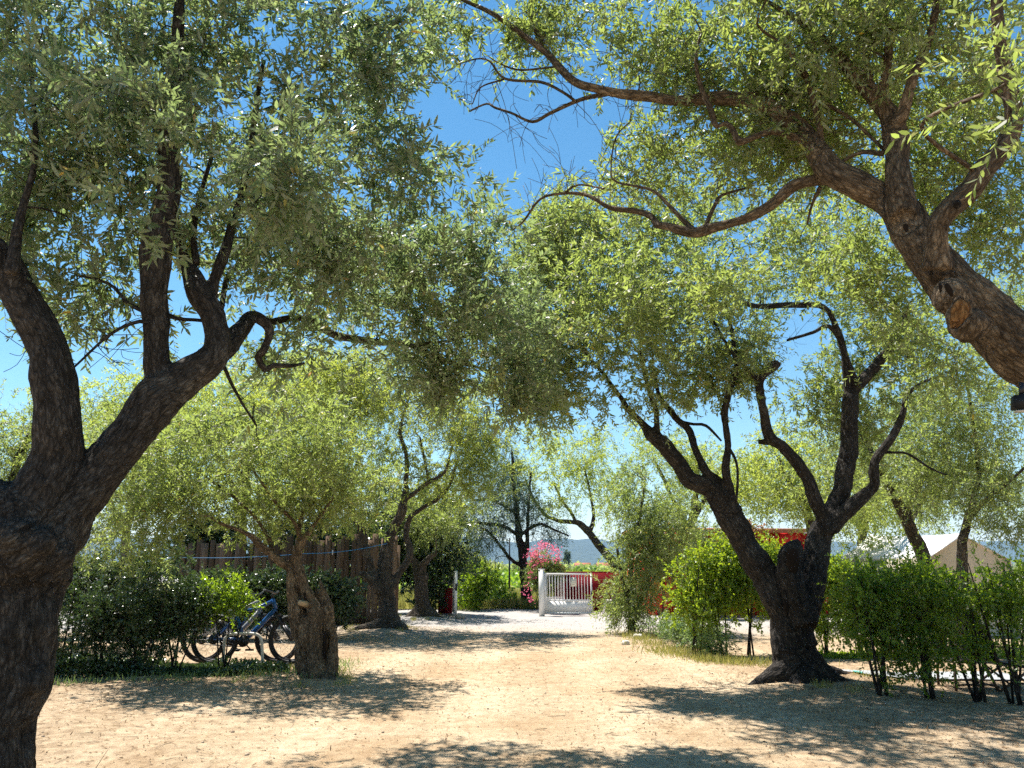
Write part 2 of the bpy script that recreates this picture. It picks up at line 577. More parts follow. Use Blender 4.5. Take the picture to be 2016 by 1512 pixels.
def sticks_mesh(s, d, Ln, r, droop, k=3, seg=3):
    """thin stems of many shoots, as arrays"""
    n = len(s)
    g = np.array((0, 0, -1.0))
    ref = np.tile(np.array((0.3, 0.5, 0.81)), (n, 1))
    a = np.cross(d, ref)
    a /= np.maximum(np.linalg.norm(a, axis=1, keepdims=True), 1e-6)
    b = np.cross(d, a)
    V = np.empty((n, seg + 1, k, 3))
    for i in range(seg + 1):
        t = i / seg
        p = s + d * (Ln * t)[:, None] + g * (Ln * t * t * droop * 0.5)[:, None]
        rr = r * (1 - 0.6 * t)
        for j in range(k):
            w = 2 * math.pi * j / k
            V[:, i, j] = p + rr * (a * math.cos(w) + b * math.sin(w))
    base = np.arange(n)[:, None] * ((seg + 1) * k)
    fs = []
    for i in range(seg):
        for j in range(k):
            j2 = (j + 1) % k
            fs.append([i * k + j, i * k + j2, (i + 1) * k + j2, (i + 1) * k + j])
    fs = np.array(fs).reshape(-1)
    idx = (base + fs[None, :]).ravel()
    return V.reshape(-1, 3), np.full(n * seg * k, 4), idx


def limb(pts, Y0, Y1=None, jit=0.0):
    """traced limb: rows (px, py, width px[, Y]) -> rows (x, y, z, r)"""
    Y1 = Y0 if Y1 is None else Y1
    out = []
    n = len(pts)
    for i, q in enumerate(pts):
        Y = q[3] if len(q) > 3 else Y0 + (Y1 - Y0) * i / max(1, n - 1)
        p, t = P(q[0], q[1], Y)
        out.append((*p, q[2] / 2 * t / F))
    return out


def lobe(px, py, hx, hy, Y, dY, n, sparse=1.0):
    p, t = P(px, py, Y)
    return (p, np.array((hx * t / F, dY, hy * t / F)), n, sparse)


def plant(name, label, cat, group, limbs, lobes, leafmat, bark=None, seed=1, voxel=0.02, leaf=(0.062, 0.0125), kind='lance',
          per_clump=14, per_shoot=18, spread=0.26, shoot=0.3, droop=0.5, twig_r=0.0016, blobs=(), holes=(), gnarl=0.5,
          branch_r=0.012, thick=1.6, shoot_stems=True, base=None, crown='crown', trunk='trunk', up=0.5, tint=0.25, wiggle=0.12, gaps=-0.3, bare=0):
    """a tree or shrub: trunk (the traced limbs grown together), branches, crown of leafy shoots"""
    rng = np.random.default_rng(seed)
    bark = bark or BARK
    if base is None:
        base = limbs[0][0][:3]
    loc = (float(base[0]), float(base[1]), gz(base[0], base[1]))
    root = thing(name, label, cat, loc, group)
    off = np.array(loc)
    thin_v, thin_c, thin_l, thin_b, nv = [], [], [], [], 0

    def add_thin(c, k):
        nonlocal nv
        v, f, b = tube_geo(c[:, :3], c[:, 3], k)
        thin_v.append(v)
        thin_b.append(b)
        for q in f:
            thin_c.append(len(q))
            thin_l.extend([i + nv for i in q])
        nv += len(v)

    fat = MB()
    skel, nodes = [], []
    thr = thick * voxel
    for lb in limbs:
        c = catmull(lb, max(0.03, voxel * 2.5))
        L = np.concatenate([[0], np.cumsum(np.linalg.norm(np.diff(c[:, :3], axis=0), axis=1))])
        amp = np.minimum(c[:, 3] * 0.25, 0.02)[:, None]
        c[1:-1, :3] += (amp * np.stack([vnoise(np.stack([L * 4, L * 0 + seed, L * 0 + q], 1), 11 + q) for q in range(3)], 1))[1:-1]
        c[:, 3] *= 1 + 0.1 * gnarl * vnoise(np.stack([L * 5, L * 0 + seed * 3.1, L * 0], 1), 17)
        nodes.append(c)
        m = c[:, 3] >= thr
        last = np.nonzero(m)[0].max() if m.any() else -1
        if last >= 1:
            fc = c[:last + 1]
            v, f, b = tube_geo(fc[:, :3], fc[:, 3], 14)
            fat.add(v, f)
            skel.append(fc)
        if last < len(c) - 1:
            s0 = max(0, last - 2)
            add_thin(c[s0:], 7)
    for px, py, Y, w in blobs:
        p, t = P(px, py, Y)
        r = w / 2 * t / F
        a = np.linspace(-1, 1, 7)
        fat.tube([p + np.array((0, 0, r * q)) for q in a], r * np.sqrt(np.maximum(1 - a * a, 0.02)), 12)
    tr = None
    if skel:
        tmp = fat.build('tmp', bark)
        md = tmp.modifiers.new('r', 'REMESH')
        md.mode = 'VOXEL'
        md.voxel_size = voxel
        sm = tmp.modifiers.new('s', 'SMOOTH')
        sm.iterations = 5
        sm.factor = 0.5
        dg = bpy.context.evaluated_depsgraph_get()
        dg.update()
        ev = tmp.evaluated_get(dg)
        me = bpy.data.meshes.new_from_object(ev)
        bpy.data.objects.remove(tmp)
        n = len(me.vertices)
        co = np.empty(n * 3, np.float32)
        me.vertices.foreach_get('co', co)
        co = co.reshape(-1, 3).astype(float)
        no = np.empty(n * 3, np.float32)
        me.vertices.foreach_get('normal', no)
        no = no.reshape(-1, 3)
        # position of each vertex in the frame of the nearest limb
        from mathutils.kdtree import KDTree
        allp = np.concatenate([np.column_stack([s[:, :3], s[:, 3], np.concatenate([[0], np.cumsum(np.linalg.norm(np.diff(s[:, :3], axis=0), axis=1))]),
                                                np.gradient(s[:, :3], axis=0), np.full(len(s), i)]) for i, s in enumerate(skel)])
        kd = KDTree(len(allp))
        for i, q in enumerate(allp):
            kd.insert(q[:3], i)
        kd.balance()
        near = np.array([kd.find(q)[1] for q in co])
        q = allp[near]
        dd = q[:, 5:8] / np.maximum(np.linalg.norm(q[:, 5:8], axis=1, keepdims=True), 1e-9)
        rel = co - q[:, :3]
        al = (rel * dd).sum(1)
        rel = rel - dd * al[:, None]
        ux = np.cross(dd, np.array((0.2, 1.0, 0.1)))
        ux /= np.maximum(np.linalg.norm(ux, axis=1, keepdims=True), 1e-9)
        uy = np.cross(dd, ux)
        bk = np.stack([(rel * ux).sum(1) + q[:, 8] * 3.3, (rel * uy).sum(1), q[:, 4] + al], 1)
        rad = q[:, 3]
        g1 = vnoise(np.stack([bk[:, 0] / 0.07, bk[:, 1] / 0.07, bk[:, 2] / 0.35], 1) + seed, 21)
        g2 = vnoise(np.stack([bk[:, 0] / 0.028, bk[:, 1] / 0.028, bk[:, 2] / 0.12], 1) + seed, 22)
        g3 = vnoise(co / 0.16 + seed, 23)
        am = np.minimum(rad, 0.3) * gnarl
        g4 = vnoise(np.stack([bk[:, 0] / 0.045, bk[:, 1] / 0.045, bk[:, 2] / 0.11], 1) + seed, 24)
        disp = am * (0.15 * g1 + 0.12 * g3) + np.minimum(am * 0.11, 0.011) * g2 + np.minimum(am * 0.12, 0.014) * (1 - 2 * np.abs(g4))
        co += no * disp[:, None]
        pc = np.empty(len(me.polygons), np.int32)
        me.polygons.foreach_get('loop_total', pc)
        pl = np.empty(len(me.loops), np.int32)
        me.loops.foreach_get('vertex_index', pl)
        tr = (co, bk, pc, pl)
        bpy.data.meshes.remove(me)
    # clump centres
    cs = []
    for c0, h, m, sp in lobes:
        u = rng.normal(size=(m, 3))
        u /= np.linalg.norm(u, axis=1, keepdims=True)
        cs.append(c0 + u * h * (rng.uniform(0, 1, m) ** 0.42)[:, None])
    cs = np.concatenate(cs) if cs else np.zeros((0, 3))
    if len(cs) > 20:
        cs = cs[vnoise(cs / (spread * 2.6) + seed * 1.7, 37) > gaps]
    for hx, hy, rx, ry in holes:
        a, b = pix(cs)
        cs = cs[((a - hx) / rx) ** 2 + ((b - hy) / ry) ** 2 > 1]
    cs = cs[cs[:, 2] > loc[2] + spread * 0.5]
    # branches from the nearest wood to every clump
    nd = np.concatenate(nodes)
    keep = np.linspace(0, len(nd) - 1, min(len(nd), 1500)).astype(int)
    P_ = [nd[keep][:, :3]]
    Rr = [nd[keep][:, 3]]
    if len(cs):
        d0 = np.array([np.min(np.linalg.norm(P_[0] - c, axis=1)) for c in cs])
        for i in np.argsort(d0):
            allp_ = np.concatenate(P_)
            allr_ = np.concatenate(Rr)
            dist = np.linalg.norm(allp_ - cs[i], axis=1)
            j = int(np.argmin(dist + 0.25 * np.maximum(0, allp_[:, 2] - cs[i][2])))
            a, c = allp_[j], cs[i]
            ln = dist[j]
            if ln < 0.05:
                continue
            m1 = a + (c - a) * 0.35 + rng.normal(size=3) * ln * wiggle + np.array((0, 0, ln * 0.12))
            m2 = a + (c - a) * 0.7 + rng.normal(size=3) * ln * wiggle + np.array((0, 0, ln * 0.1))
            r0 = min(allr_[j] * 0.65, branch_r * (0.45 + 0.75 * ln))
            r0 = max(r0, branch_r * 0.25)
            q = catmull([(*a, r0), (*m1, r0 * 0.8), (*m2, r0 * 0.6), (*c, max(r0 * 0.35, branch_r * 0.15))], max(0.06, ln / 9))
            add_thin(q, 5)
            P_.append(q[::2, :3])
            Rr.append(q[::2, 3])
    if bare:
        tip = [c for c in nodes if c[0, 3] < 0.02 or len(c) > 20]
        pool = np.concatenate([c[c[:, 3] < 0.022] for c in tip if (c[:, 3] < 0.022).any()])
        for i in rng.integers(0, len(pool), bare):
            a = pool[i, :3]
            d_ = rng.normal(size=3)
            d_ /= np.linalg.norm(d_)
            b_ = rng.normal(size=3) * 0.5
            ln = rng.uniform(0.15, 0.5)
            q = [(*(a + d_ * ln * t + b_ * ln * t * t * 0.6), 0.0032 * (1 - 0.75 * t)) for t in (0, 0.33, 0.66, 1)]
            add_thin(catmull(q, 0.07), 4)
            e = np.array(q[2][:3])
            for _ in range(2):
                f_ = d_ + rng.normal(size=3) * 0.7
                add_thin(catmull([(*e, 0.0018), (*(e + f_ * ln * 0.2), 0.0014), (*(e + f_ * ln * 0.42 + b_ * 0.06), 0.0008)], 0.07), 3)
    if nv:
        V_, C_, L_, B_ = np.concatenate(thin_v), np.array(thin_c), np.array(thin_l), np.concatenate(thin_b)
        if tr is not None:
            V_, C_, L_, B_ = np.concatenate([tr[0], V_]), np.concatenate([tr[2], C_]), np.concatenate([tr[3], L_ + len(tr[0])]), np.concatenate([tr[1], B_])
        mesh_np(trunk if tr is not None else 'stems', V_ - off, C_, L_, bark, root, True, {'bark': ('FLOAT_VECTOR', 'POINT', B_)})
    if len(cs):
        s, d, Ln = shoots(cs, spread, per_clump, shoot, droop, rng)
        ok = (s[:, 2] > loc[2] + 0.05) & (np.tile(np.arange(per_clump), len(cs)) < np.repeat(per_clump * rng.uniform(0.45, 1.25, len(cs)), per_clump))
        s, d, Ln = s[ok], d[ok], Ln[ok]
        for hx, hy, rx, ry in holes:
            a, b = pix(s)
            o2 = ((a - hx) / (rx * 0.85)) ** 2 + ((b - hy) / (ry * 0.85)) ** 2 > rng.uniform(0.5, 1, len(s))
            s, d, Ln = s[o2], d[o2], Ln[o2]
        p, dirs = shoot_leaves(s, d, Ln, per_shoot, droop, rng)
        ct = vnoise(s * 2.2 + seed, 31) * tint + rng.normal(0, 0.2, len(s))
        tone = np.clip(rng.uniform(0.1, 0.85, len(p)) + np.repeat(ct, per_shoot), 0, 0.984)
        tone = np.where(rng.uniform(0, 1, len(p)) < 0.004, 1.0, tone)
        cr = leaves_mesh(crown, p - off, dirs, leaf[0], leaf[1], leafmat, root, rng, kind, tone, up, np.repeat(rng.uniform(0.68, 1.28, len(s)), per_shoot))
        if shoot_stems:
            v, c_, i_ = sticks_mesh(s - off, d, Ln, twig_r, droop)
            tag(mesh_np('twigs', v, c_, i_, TWIG, cr), kind='stuff')
    return root


# ------------------------------------------------------------------ the setting
def ground_material():
    m = bpy.data.materials.new('dirt_and_gravel')
    m.use_nodes = True
    N, Lk = m.node_tree.nodes, m.node_tree.links
    b = N['Principled BSDF']
    b.inputs['Roughness'].default_value = 0.95
    b.inputs['Specular IOR Level'].default_value = 0.1
    tc = N.new('ShaderNodeTexCoord')

    def noise(scale, detail=6, rough=0.6, dist=0.0):
        t = N.new('ShaderNodeTexNoise')
        t.inputs['Scale'].default_value = scale
        t.inputs['Detail'].default_value = detail
        t.inputs['Roughness'].default_value = rough
        t.inputs['Distortion'].default_value = dist
        Lk.new(tc.outputs['Object'], t.inputs['Vector'])
        return t

    def ramp(src, p0, c0, p1, c1):
        r = N.new('ShaderNodeValToRGB')
        r.color_ramp.elements[0].position, r.color_ramp.elements[0].color = p0, (*c0, 1)
        r.color_ramp.elements[1].position, r.color_ramp.elements[1].color = p1, (*c1, 1)
        Lk.new(src, r.inputs['Fac'])
        return r

    def mix(fac, a, b_, typ='MIX'):
        x = N.new('ShaderNodeMix')
        x.data_type = 'RGBA'
        x.blend_type = typ
        if isinstance(fac, float):
            x.inputs['Factor'].default_value = fac
        else:
            Lk.new(fac, x.inputs['Factor'])
        for k, v in (('A', a), ('B', b_)):
            if isinstance(v, tuple):
                x.inputs[k].default_value = (*v, 1)
            else:
                Lk.new(v, x.inputs[k])
        return x.outputs['Result']

    big = noise(0.55, 4, 0.55, 0.4)
    mid = noise(6.0, 8, 0.72)
    fine = noise(60.0, 6, 0.8)
    sand = ramp(mid.outputs['Fac'], 0.34, (0.44, 0.335, 0.222), 0.66, (0.66, 0.54, 0.385))
    red = ramp(mid.outputs['Fac'], 0.34, (0.385, 0.265, 0.16), 0.66, (0.58, 0.44, 0.29))
    rm = ramp(big.outputs['Fac'], 0.42, (0, 0, 0), 0.62, (1, 1, 1))
    col = mix(rm.outputs['Color'], sand.outputs['Color'], red.outputs['Color'])
    grain = ramp(fine.outputs['Fac'], 0.32, (0.45, 0.42, 0.4), 0.62, (1.12, 1.1, 1.06))
    col = mix(0.85, col, grain.outputs['Color'], 'MULTIPLY')
    sx = N.new('ShaderNodeSeparateXYZ')
    Lk.new(tc.outputs['Object'], sx.inputs[0])
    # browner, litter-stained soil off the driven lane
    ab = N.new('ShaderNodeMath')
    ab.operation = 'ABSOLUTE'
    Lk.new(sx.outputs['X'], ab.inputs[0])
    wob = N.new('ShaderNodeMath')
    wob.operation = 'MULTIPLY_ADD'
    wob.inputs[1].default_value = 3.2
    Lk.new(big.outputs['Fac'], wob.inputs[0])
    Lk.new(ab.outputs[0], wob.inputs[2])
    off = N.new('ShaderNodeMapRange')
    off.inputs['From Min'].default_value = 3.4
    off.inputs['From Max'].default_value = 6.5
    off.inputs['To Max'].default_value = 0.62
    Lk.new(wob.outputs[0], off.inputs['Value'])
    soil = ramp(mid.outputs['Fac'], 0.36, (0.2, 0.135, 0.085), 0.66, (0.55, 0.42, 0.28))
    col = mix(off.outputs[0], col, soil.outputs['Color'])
    # two faint compacted wheel tracks
    wv = N.new('ShaderNodeMath')
    wv.operation = 'PINGPONG'
    wv.inputs[1].default_value = 0.8
    wa = N.new('ShaderNodeMath')
    wa.operation = 'MULTIPLY_ADD'
    wa.inputs[1].default_value = 0.9
    Lk.new(big.outputs['Fac'], wa.inputs[0])
    Lk.new(sx.outputs['X'], wa.inputs[2])
    Lk.new(wa.outputs[0], wv.inputs[0])
    wr = ramp(wv.outputs[0], 0.12, (1.0, 1.0, 1.0), 0.5, (0.86, 0.84, 0.81))
    col = mix(0.8, col, wr.outputs['Color'], 'MULTIPLY')
    # pale stony gravel by the gate
    ad = N.new('ShaderNodeMath')
    ad.operation = 'MULTIPLY_ADD'
    ad.inputs[1].default_value = 5.0
    Lk.new(big.outputs['Fac'], ad.inputs[0])
    Lk.new(sx.outputs['Y'], ad.inputs[2])
    mr = N.new('ShaderNodeMapRange')
    mr.inputs['From Min'].default_value = 20.5
    mr.inputs['From Max'].default_value = 24.0
    Lk.new(ad.outputs[0], mr.inputs['Value'])
    grv = ramp(fine.outputs['Fac'], 0.35, (0.26, 0.24, 0.225), 0.65, (0.47, 0.44, 0.41))
    col = mix(mr.outputs[0], col, grv.outputs['Color'])
    # small pale and dark stones pressed into the dirt
    vo = N.new('ShaderNodeTexVoronoi')
    vo.inputs['Scale'].default_value = 26
    Lk.new(tc.outputs['Object'], vo.inputs['Vector'])
    st = ramp(vo.outputs['Distance'], 0.1, (1, 1, 1), 0.22, (0, 0, 0))
    pick = ramp(vo.outputs['Color'], 0.72, (0, 0, 0), 0.76, (1, 1, 1))
    sm = mix(1.0, st.outputs['Color'], pick.outputs['Color'], 'MULTIPLY')
    sc = ramp(mid.outputs['Fac'], 0.45, (0.22, 0.17, 0.13), 0.55, (0.66, 0.58, 0.48))
    col = mix(sm, col, sc.outputs['Color'])
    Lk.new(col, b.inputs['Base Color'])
    h = N.new('ShaderNodeMath')
    h.operation = 'MULTIPLY_ADD'
    h.inputs[1].default_value = 0.35
    Lk.new(fine.outputs['Fac'], h.inputs[0])
    Lk.new(mid.outputs['Fac'], h.inputs[2])
    h2 = N.new('ShaderNodeMath')
    h2.operation = 'MULTIPLY_ADD'
    h2.inputs[1].default_value = 0.5
    Lk.new(sm, h2.inputs[0])
    Lk.new(h.outputs[0], h2.inputs[2])
    bp = N.new('ShaderNodeBump')
    bp.inputs['Strength'].default_value = 0.9
    bp.inputs['Distance'].default_value = 0.05
    Lk.new(h2.outputs[0], bp.inputs['Height'])
    Lk.new(bp.outputs['Normal'], b.inputs['Normal'])
    return m


def grid(name, xs, ys, zf, m, smooth=True):
    X, Y = np.meshgrid(xs, ys)
    Z = zf(X, Y)
    V = np.stack([X, Y, Z], 2).reshape(-1, 3)
    nx, ny = len(xs), len(ys)
    i = np.arange((ny - 1) * (nx - 1))
    r, c = i // (nx - 1), i % (nx - 1)
    a = r * nx + c
    idx = np.stack([a, a + 1, a + nx + 1, a + nx], 1).ravel()
    return mesh_np(name, V, np.full(len(a), 4), idx, m, None, smooth)


xs = np.unique(np.concatenate([np.linspace(-8800, -100, 20), np.linspace(-100, -14, 20), np.linspace(-14, 14, 225), np.linspace(14, 100, 20), np.linspace(100, 8800, 20)]))
ys = np.unique(np.concatenate([np.linspace(-150, -2, 12), np.linspace(-2, 32, 273), np.linspace(32, 120, 30), np.linspace(120, 8800, 20)]))
tag(grid('ground', xs, ys, height, ground_material()), kind='structure')
FIELD = mat('field_soil_and_grass', (0.16, 0.2, 0.05), 0.95, 0.05, noise=(0.15, (0.3, 0.27, 0.1), 0.2))
fx = np.unique(np.concatenate([np.linspace(-4000, -60, 12), np.linspace(-60, 60, 60), np.linspace(60, 4000, 12)]))
fy = np.unique(np.concatenate([np.linspace(29.2, 120, 60), np.linspace(120, 5500, 20)]))
tag(grid('field', fx, fy, lambda x, y: height(x, y) + 0.03, FIELD), kind='structure')

HILL = mat('wooded_hill', (0.035, 0.05, 0.025), 0.95, 0.05, noise=(0.012, (0.07, 0.085, 0.045), 0.2))


def hill_h(x, y):
    q = np.stack([x.ravel() / 1500, y.ravel() / 2500, np.zeros(x.size)], 1)
    n = vnoise(q, 61) * 0.5 + 0.3 * vnoise(q * 2.7, 62) + 0.16 * vnoise(q * 6.1, 63) + 0.09 * vnoise(q * 15, 64)
    e = np.clip((y.ravel() - 4800) / 1500, 0, 1) ** 1.3
    bump = 190 + 75 * n - 70 * np.exp(-((x.ravel() - 60) / 190) ** 2) * 0.5 + 28 * np.exp(-((x.ravel() - 480) / 230) ** 2)
    return (e * bump - 6).reshape(x.shape)


tag(grid('hills', np.linspace(-4500, 4500, 260), np.linspace(4800, 7200, 60), hill_h, HILL), kind='structure')


# ------------------------------------------------------------------ olive trees beside the track
OG = 'olive trees lining the track'
# the big tree on the left
A_limbs = [
    limb([(-85, 1790, 300), (-80, 1690, 240), (-66, 1560, 215), (-50, 1430, 205), (-18, 1330, 212), (-2, 1210, 205), (18, 1110, 225), (46, 1030, 205), (75, 975, 150)], 4.8),
    limb([(40, 1060, 150), (82, 985, 118), (106, 900, 92), (112, 810, 82), (96, 700, 74), (48, 600, 70), (10, 530, 66), (-60, 440, 60), (-120, 300, 50), (-150, 100, 36)], 4.8, 4.4),
    limb([(80, 1050, 150), (140, 990, 108), (205, 916, 86), (275, 838, 84), (325, 777, 84), (370, 738, 74), (412, 705, 64), (428, 660, 52), (420, 620, 46), (397, 585, 46), (378, 545, 36), (362, 510, 22), (350, 470, 14), (335, 400, 9)], 4.8, 5.3),
    limb([(325, 790, 60), (310, 740, 52), (303, 680, 49), (300, 600, 50), (310, 520, 54), (317, 440, 52), (330, 350, 45), (336, 250, 36), (345, 130, 28), (352, 0, 20), (360, -120, 14)], 5.0, 4.7),
    limb([(425, 690, 50), (450, 676, 44), (468, 655, 36), (484, 634, 29), (503, 625, 24), (535, 636, 17), (570, 627, 16), (609, 629, 15), (636, 648, 16), (672, 664, 16), (737, 674, 14), (788, 677, 12), (815, 682, 11), (848, 699, 9), (879, 712, 8), (919, 717, 6), (960, 730, 4)], 5.2, 7.8),
    limb([(505, 625, 23), (522, 638, 20), (530, 658, 18), (518, 692, 16), (507, 705, 15), (521, 729, 13), (537, 720, 11), (572, 721, 8), (600, 715, 5)], 5.5, 5.7),
    limb([(812, 682, 9), (845, 676, 7), (880, 672, 6), (930, 660, 4)], 6.95, 7.6),
    limb([(410, 600, 26), (420, 559, 22), (440, 499, 22), (452, 455, 19), (480, 370, 15), (500, 240, 11), (520, 120, 8)], 5.2, 5.4),
    limb([(428, 640, 14), (436, 598, 13), (450, 545, 12), (478, 512, 13), (515, 485, 14), (555, 466, 12), (600, 452, 9), (650, 470, 8), (700, 460, 6)], 5.25, 8.4),
    limb([(385, 520, 16), (381, 470, 12), (390, 400, 10), (420, 300, 8)], 5.2, 5.3),
    limb([(318, 615, 12), (350, 628, 8), (397, 631, 7)], 5.0, 5.2),
    limb([(305, 640, 9), (274, 633, 8), (215, 660, 6), (139, 729, 4)], 4.9, 4.7),
    limb([(300, 620, 10), (255, 600, 8), (215, 560, 6), (150, 540, 4)], 4.9, 5.1),
    limb([(440, 720, 8), (456, 757, 7), (480, 800, 5), (505, 838, 4)], 5.4, 5.7),
    limb([(20, 540, 30), (40, 420, 16), (70, 300, 10), (60, 120, 8)], 4.4, 4.6),
]
A = plant('olive_tree', 'big leaning olive with a thick dark forked trunk nearest on the left', 'tree', OG, A_limbs, [
    lobe(330, 150, 430, 250, 5.1, 1.3, 120), lobe(90, 330, 230, 200, 4.8, 1.0, 40), lobe(700, 460, 250, 180, 6.0, 1.1, 62), lobe(880, 600, 165, 140, 7.0, 0.9, 44),
    lobe(760, 180, 100, 190, 5.6, 0.9, 38), lobe(970, 520, 90, 120, 7.4, 0.8, 24), lobe(70, 660, 120, 150, 5.4, 0.6, 7), lobe(430, 470, 200, 120, 5.6, 0.8, 15),
    lobe(600, 690, 150, 60, 6.3, 0.5, 7), lobe(1000, 760, 110, 110, 7.9, 0.6, 30), lobe(880, 740, 140, 50, 7.4, 0.6, 20), lobe(1000, 640, 90, 110, 8.2, 0.6, 20), lobe(60, 470, 130, 90, 5.4, 0.6, 12), lobe(200, 560, 180, 120, 5.2, 0.7, 16), lobe(460, 800, 90, 60, 5.7, 0.3, 4), lobe(640, 500, 260, 130, 8.6, 0.8, 50),
    lobe(300, 260, 260, 150, 3.8, 0.3, 5), lobe(560, 330, 90, 110, 3.9, 0.3, 8), lobe(300, -200, 520, 140, 4.9, 1.2, 90)],
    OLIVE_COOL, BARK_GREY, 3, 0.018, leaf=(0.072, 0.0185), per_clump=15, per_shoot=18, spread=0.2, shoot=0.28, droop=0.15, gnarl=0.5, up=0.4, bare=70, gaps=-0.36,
    blobs=[(52, 1082, 4.62, 120), (112, 1092, 4.72, 62), (10, 1070, 4.6, 100), (30, 1060, 4.5, 70), (78, 1068, 4.52, 56), (50, 1340, 4.75, 70)],
    holes=[(900, 225, 110, 100), (1010, 330, 75, 100), (230, 660, 70, 55), (520, 590, 50, 40), (360, 610, 30, 80), (180, 760, 80, 80), (1110, 250, 110, 130)], base=P(-80, 1690, 4.8)[0])
# the tree that leans in from the right
B_limbs = [
    limb([(2420, 1900, 210), (2390, 1560, 190), (2330, 1200, 175), (2230, 960, 165), (2130, 790, 145), (2040, 712, 126), (1958, 640, 108), (1893, 583, 94), (1850, 530, 88), (1800, 470, 72), (1770, 420, 66), (1738, 384, 52), (1680, 362, 52), (1635, 340, 52), (1608, 304, 46),
          (1586, 266, 38), (1552, 233, 34), (1511, 206, 30), (1481, 199, 28), (1437, 196, 28), (1387, 197, 25), (1336, 199, 21), (1301, 196, 21), (1233, 186, 20), (1173, 174, 17), (1132, 162, 17), (1102, 132, 16), (1082, 108, 14), (1048, 81, 14), (1024, 64, 12), (997, 44, 11), (957, 20, 9), (913, 0, 8), (860, -30, 6)], 4.1, 5.8),
    limb([(1845, 530, 60), (1845, 486, 44), (1853, 439, 42), (1877, 403, 46), (1905, 375, 45), (1937, 336, 42), (1977, 290, 40), (1995, 236, 34), (1985, 160, 29), (1965, 60, 24), (1960, -60, 20)], 4.3, 3.9),
    limb([(1780, 430, 52), (1774, 364, 48), (1764, 320, 42), (1761, 270, 44), (1752, 229, 40), (1717, 192, 28), (1680, 142, 24), (1646, 105, 22), (1606, 64, 15), (1555, 30, 10), (1488, -10, 8)], 4.5, 4.8),
    limb([(1754, 235, 26), (1743, 185, 19), (1747, 118, 18), (1749, 67, 17), (1741, 20, 14), (1740, -60, 11)], 4.6, 4.6),
    limb([(1725, 195, 18), (1707, 135, 14), (1702, 84, 14), (1690, 34, 12), (1680, -50, 9)], 4.6, 4.9),
    limb([(1760, 240, 26), (1776, 226, 24), (1791, 182, 22), (1808, 128, 20), (1828, 74, 16), (1842, 20, 14), (1850, -60, 10)], 4.55, 4.3),
    limb([(1748, 80, 10), (1791, 37, 8), (1825, 8, 7), (1860, -30, 5)], 4.6, 4.7),
    limb([(1066, 92, 11), (1048, 34, 9), (1043, -10, 8), (1035, -80, 6)], 5.7, 5.8),
    limb([(1200, 182, 11), (1166, 190, 9), (1132, 201, 8), (1082, 223, 7), (1048, 240, 6), (1007, 223, 5), (974, 212, 5), (958, 204, 4), (923, 219, 3)], 5.5, 6.0),
    limb([(1134, 200, 6), (1109, 182, 6), (1065, 162, 6), (994, 155, 5), (964, 121, 4), (937, 116, 3), (900, 127, 2)], 5.6, 5.9),
    limb([(994, 155, 4), (947, 172, 3), (930, 205, 2)], 5.8, 5.9),
    limb([(1100, 130, 5), (1088, 132, 4), (1024, 138, 4), (984, 125, 3), (960, 110, 2)], 5.6, 5.9),
    limb([(1607, 308, 24), (1590, 284, 18), (1572, 273, 17), (1525, 260, 15), (1484, 270, 14), (1455, 281, 14), (1446, 262, 13), (1430, 242, 11), (1409, 250, 11), (1400, 219, 13), (1383, 179, 10), (1370, 120, 7), (1380, 60, 5)], 4.8, 5.0),
    limb([(1613, 302, 18), (1616, 253, 14), (1602, 202, 13), (1586, 152, 13), (1562, 111, 12), (1549, 91, 9)], 4.8, 4.6),
    limb([(1745, 300, 8), (1736, 290, 7), (1673, 233, 7), (1613, 202, 7), (1555, 187, 5), (1470, 182, 4)], 4.6, 5.0),
    limb([(1650, 350, 28), (1613, 354, 22), (1565, 368, 24), (1525, 398, 22), (1481, 425, 20), (1447, 438, 18), (1403, 449, 22), (1363, 459, 22), (1314, 445, 15), (1294, 442, 15), (1281, 425, 13), (1254, 415, 12), (1200, 408, 10), (1173, 393, 8), (1149, 383, 8), (1109, 381, 6), (1065, 391, 5), (1031, 435, 4), (1011, 452, 3)], 4.8, 6.0),
    limb([(1365, 452, 11), (1340, 428, 10), (1318, 405, 8), (1281, 374, 6), (1213, 358, 4), (1203, 330, 3), (1213, 270, 3), (1245, 235, 2)], 5.3, 5.6),
    limb([(1385, 452, 10), (1408, 405, 8), (1420, 385, 6), (1470, 370, 4)], 5.2, 5.5),
    limb([(1615, 368, 8), (1600, 400, 6), (1590, 440, 4)], 4.9, 5.1),
    limb([(1109, 381, 5), (1139, 364, 4), (1190, 372, 3)], 5.8, 5.6),
    limb([(1740, 302, 12), (1700, 299, 9), (1660, 318, 7), (1630, 345, 5)], 4.6, 4.8),
]
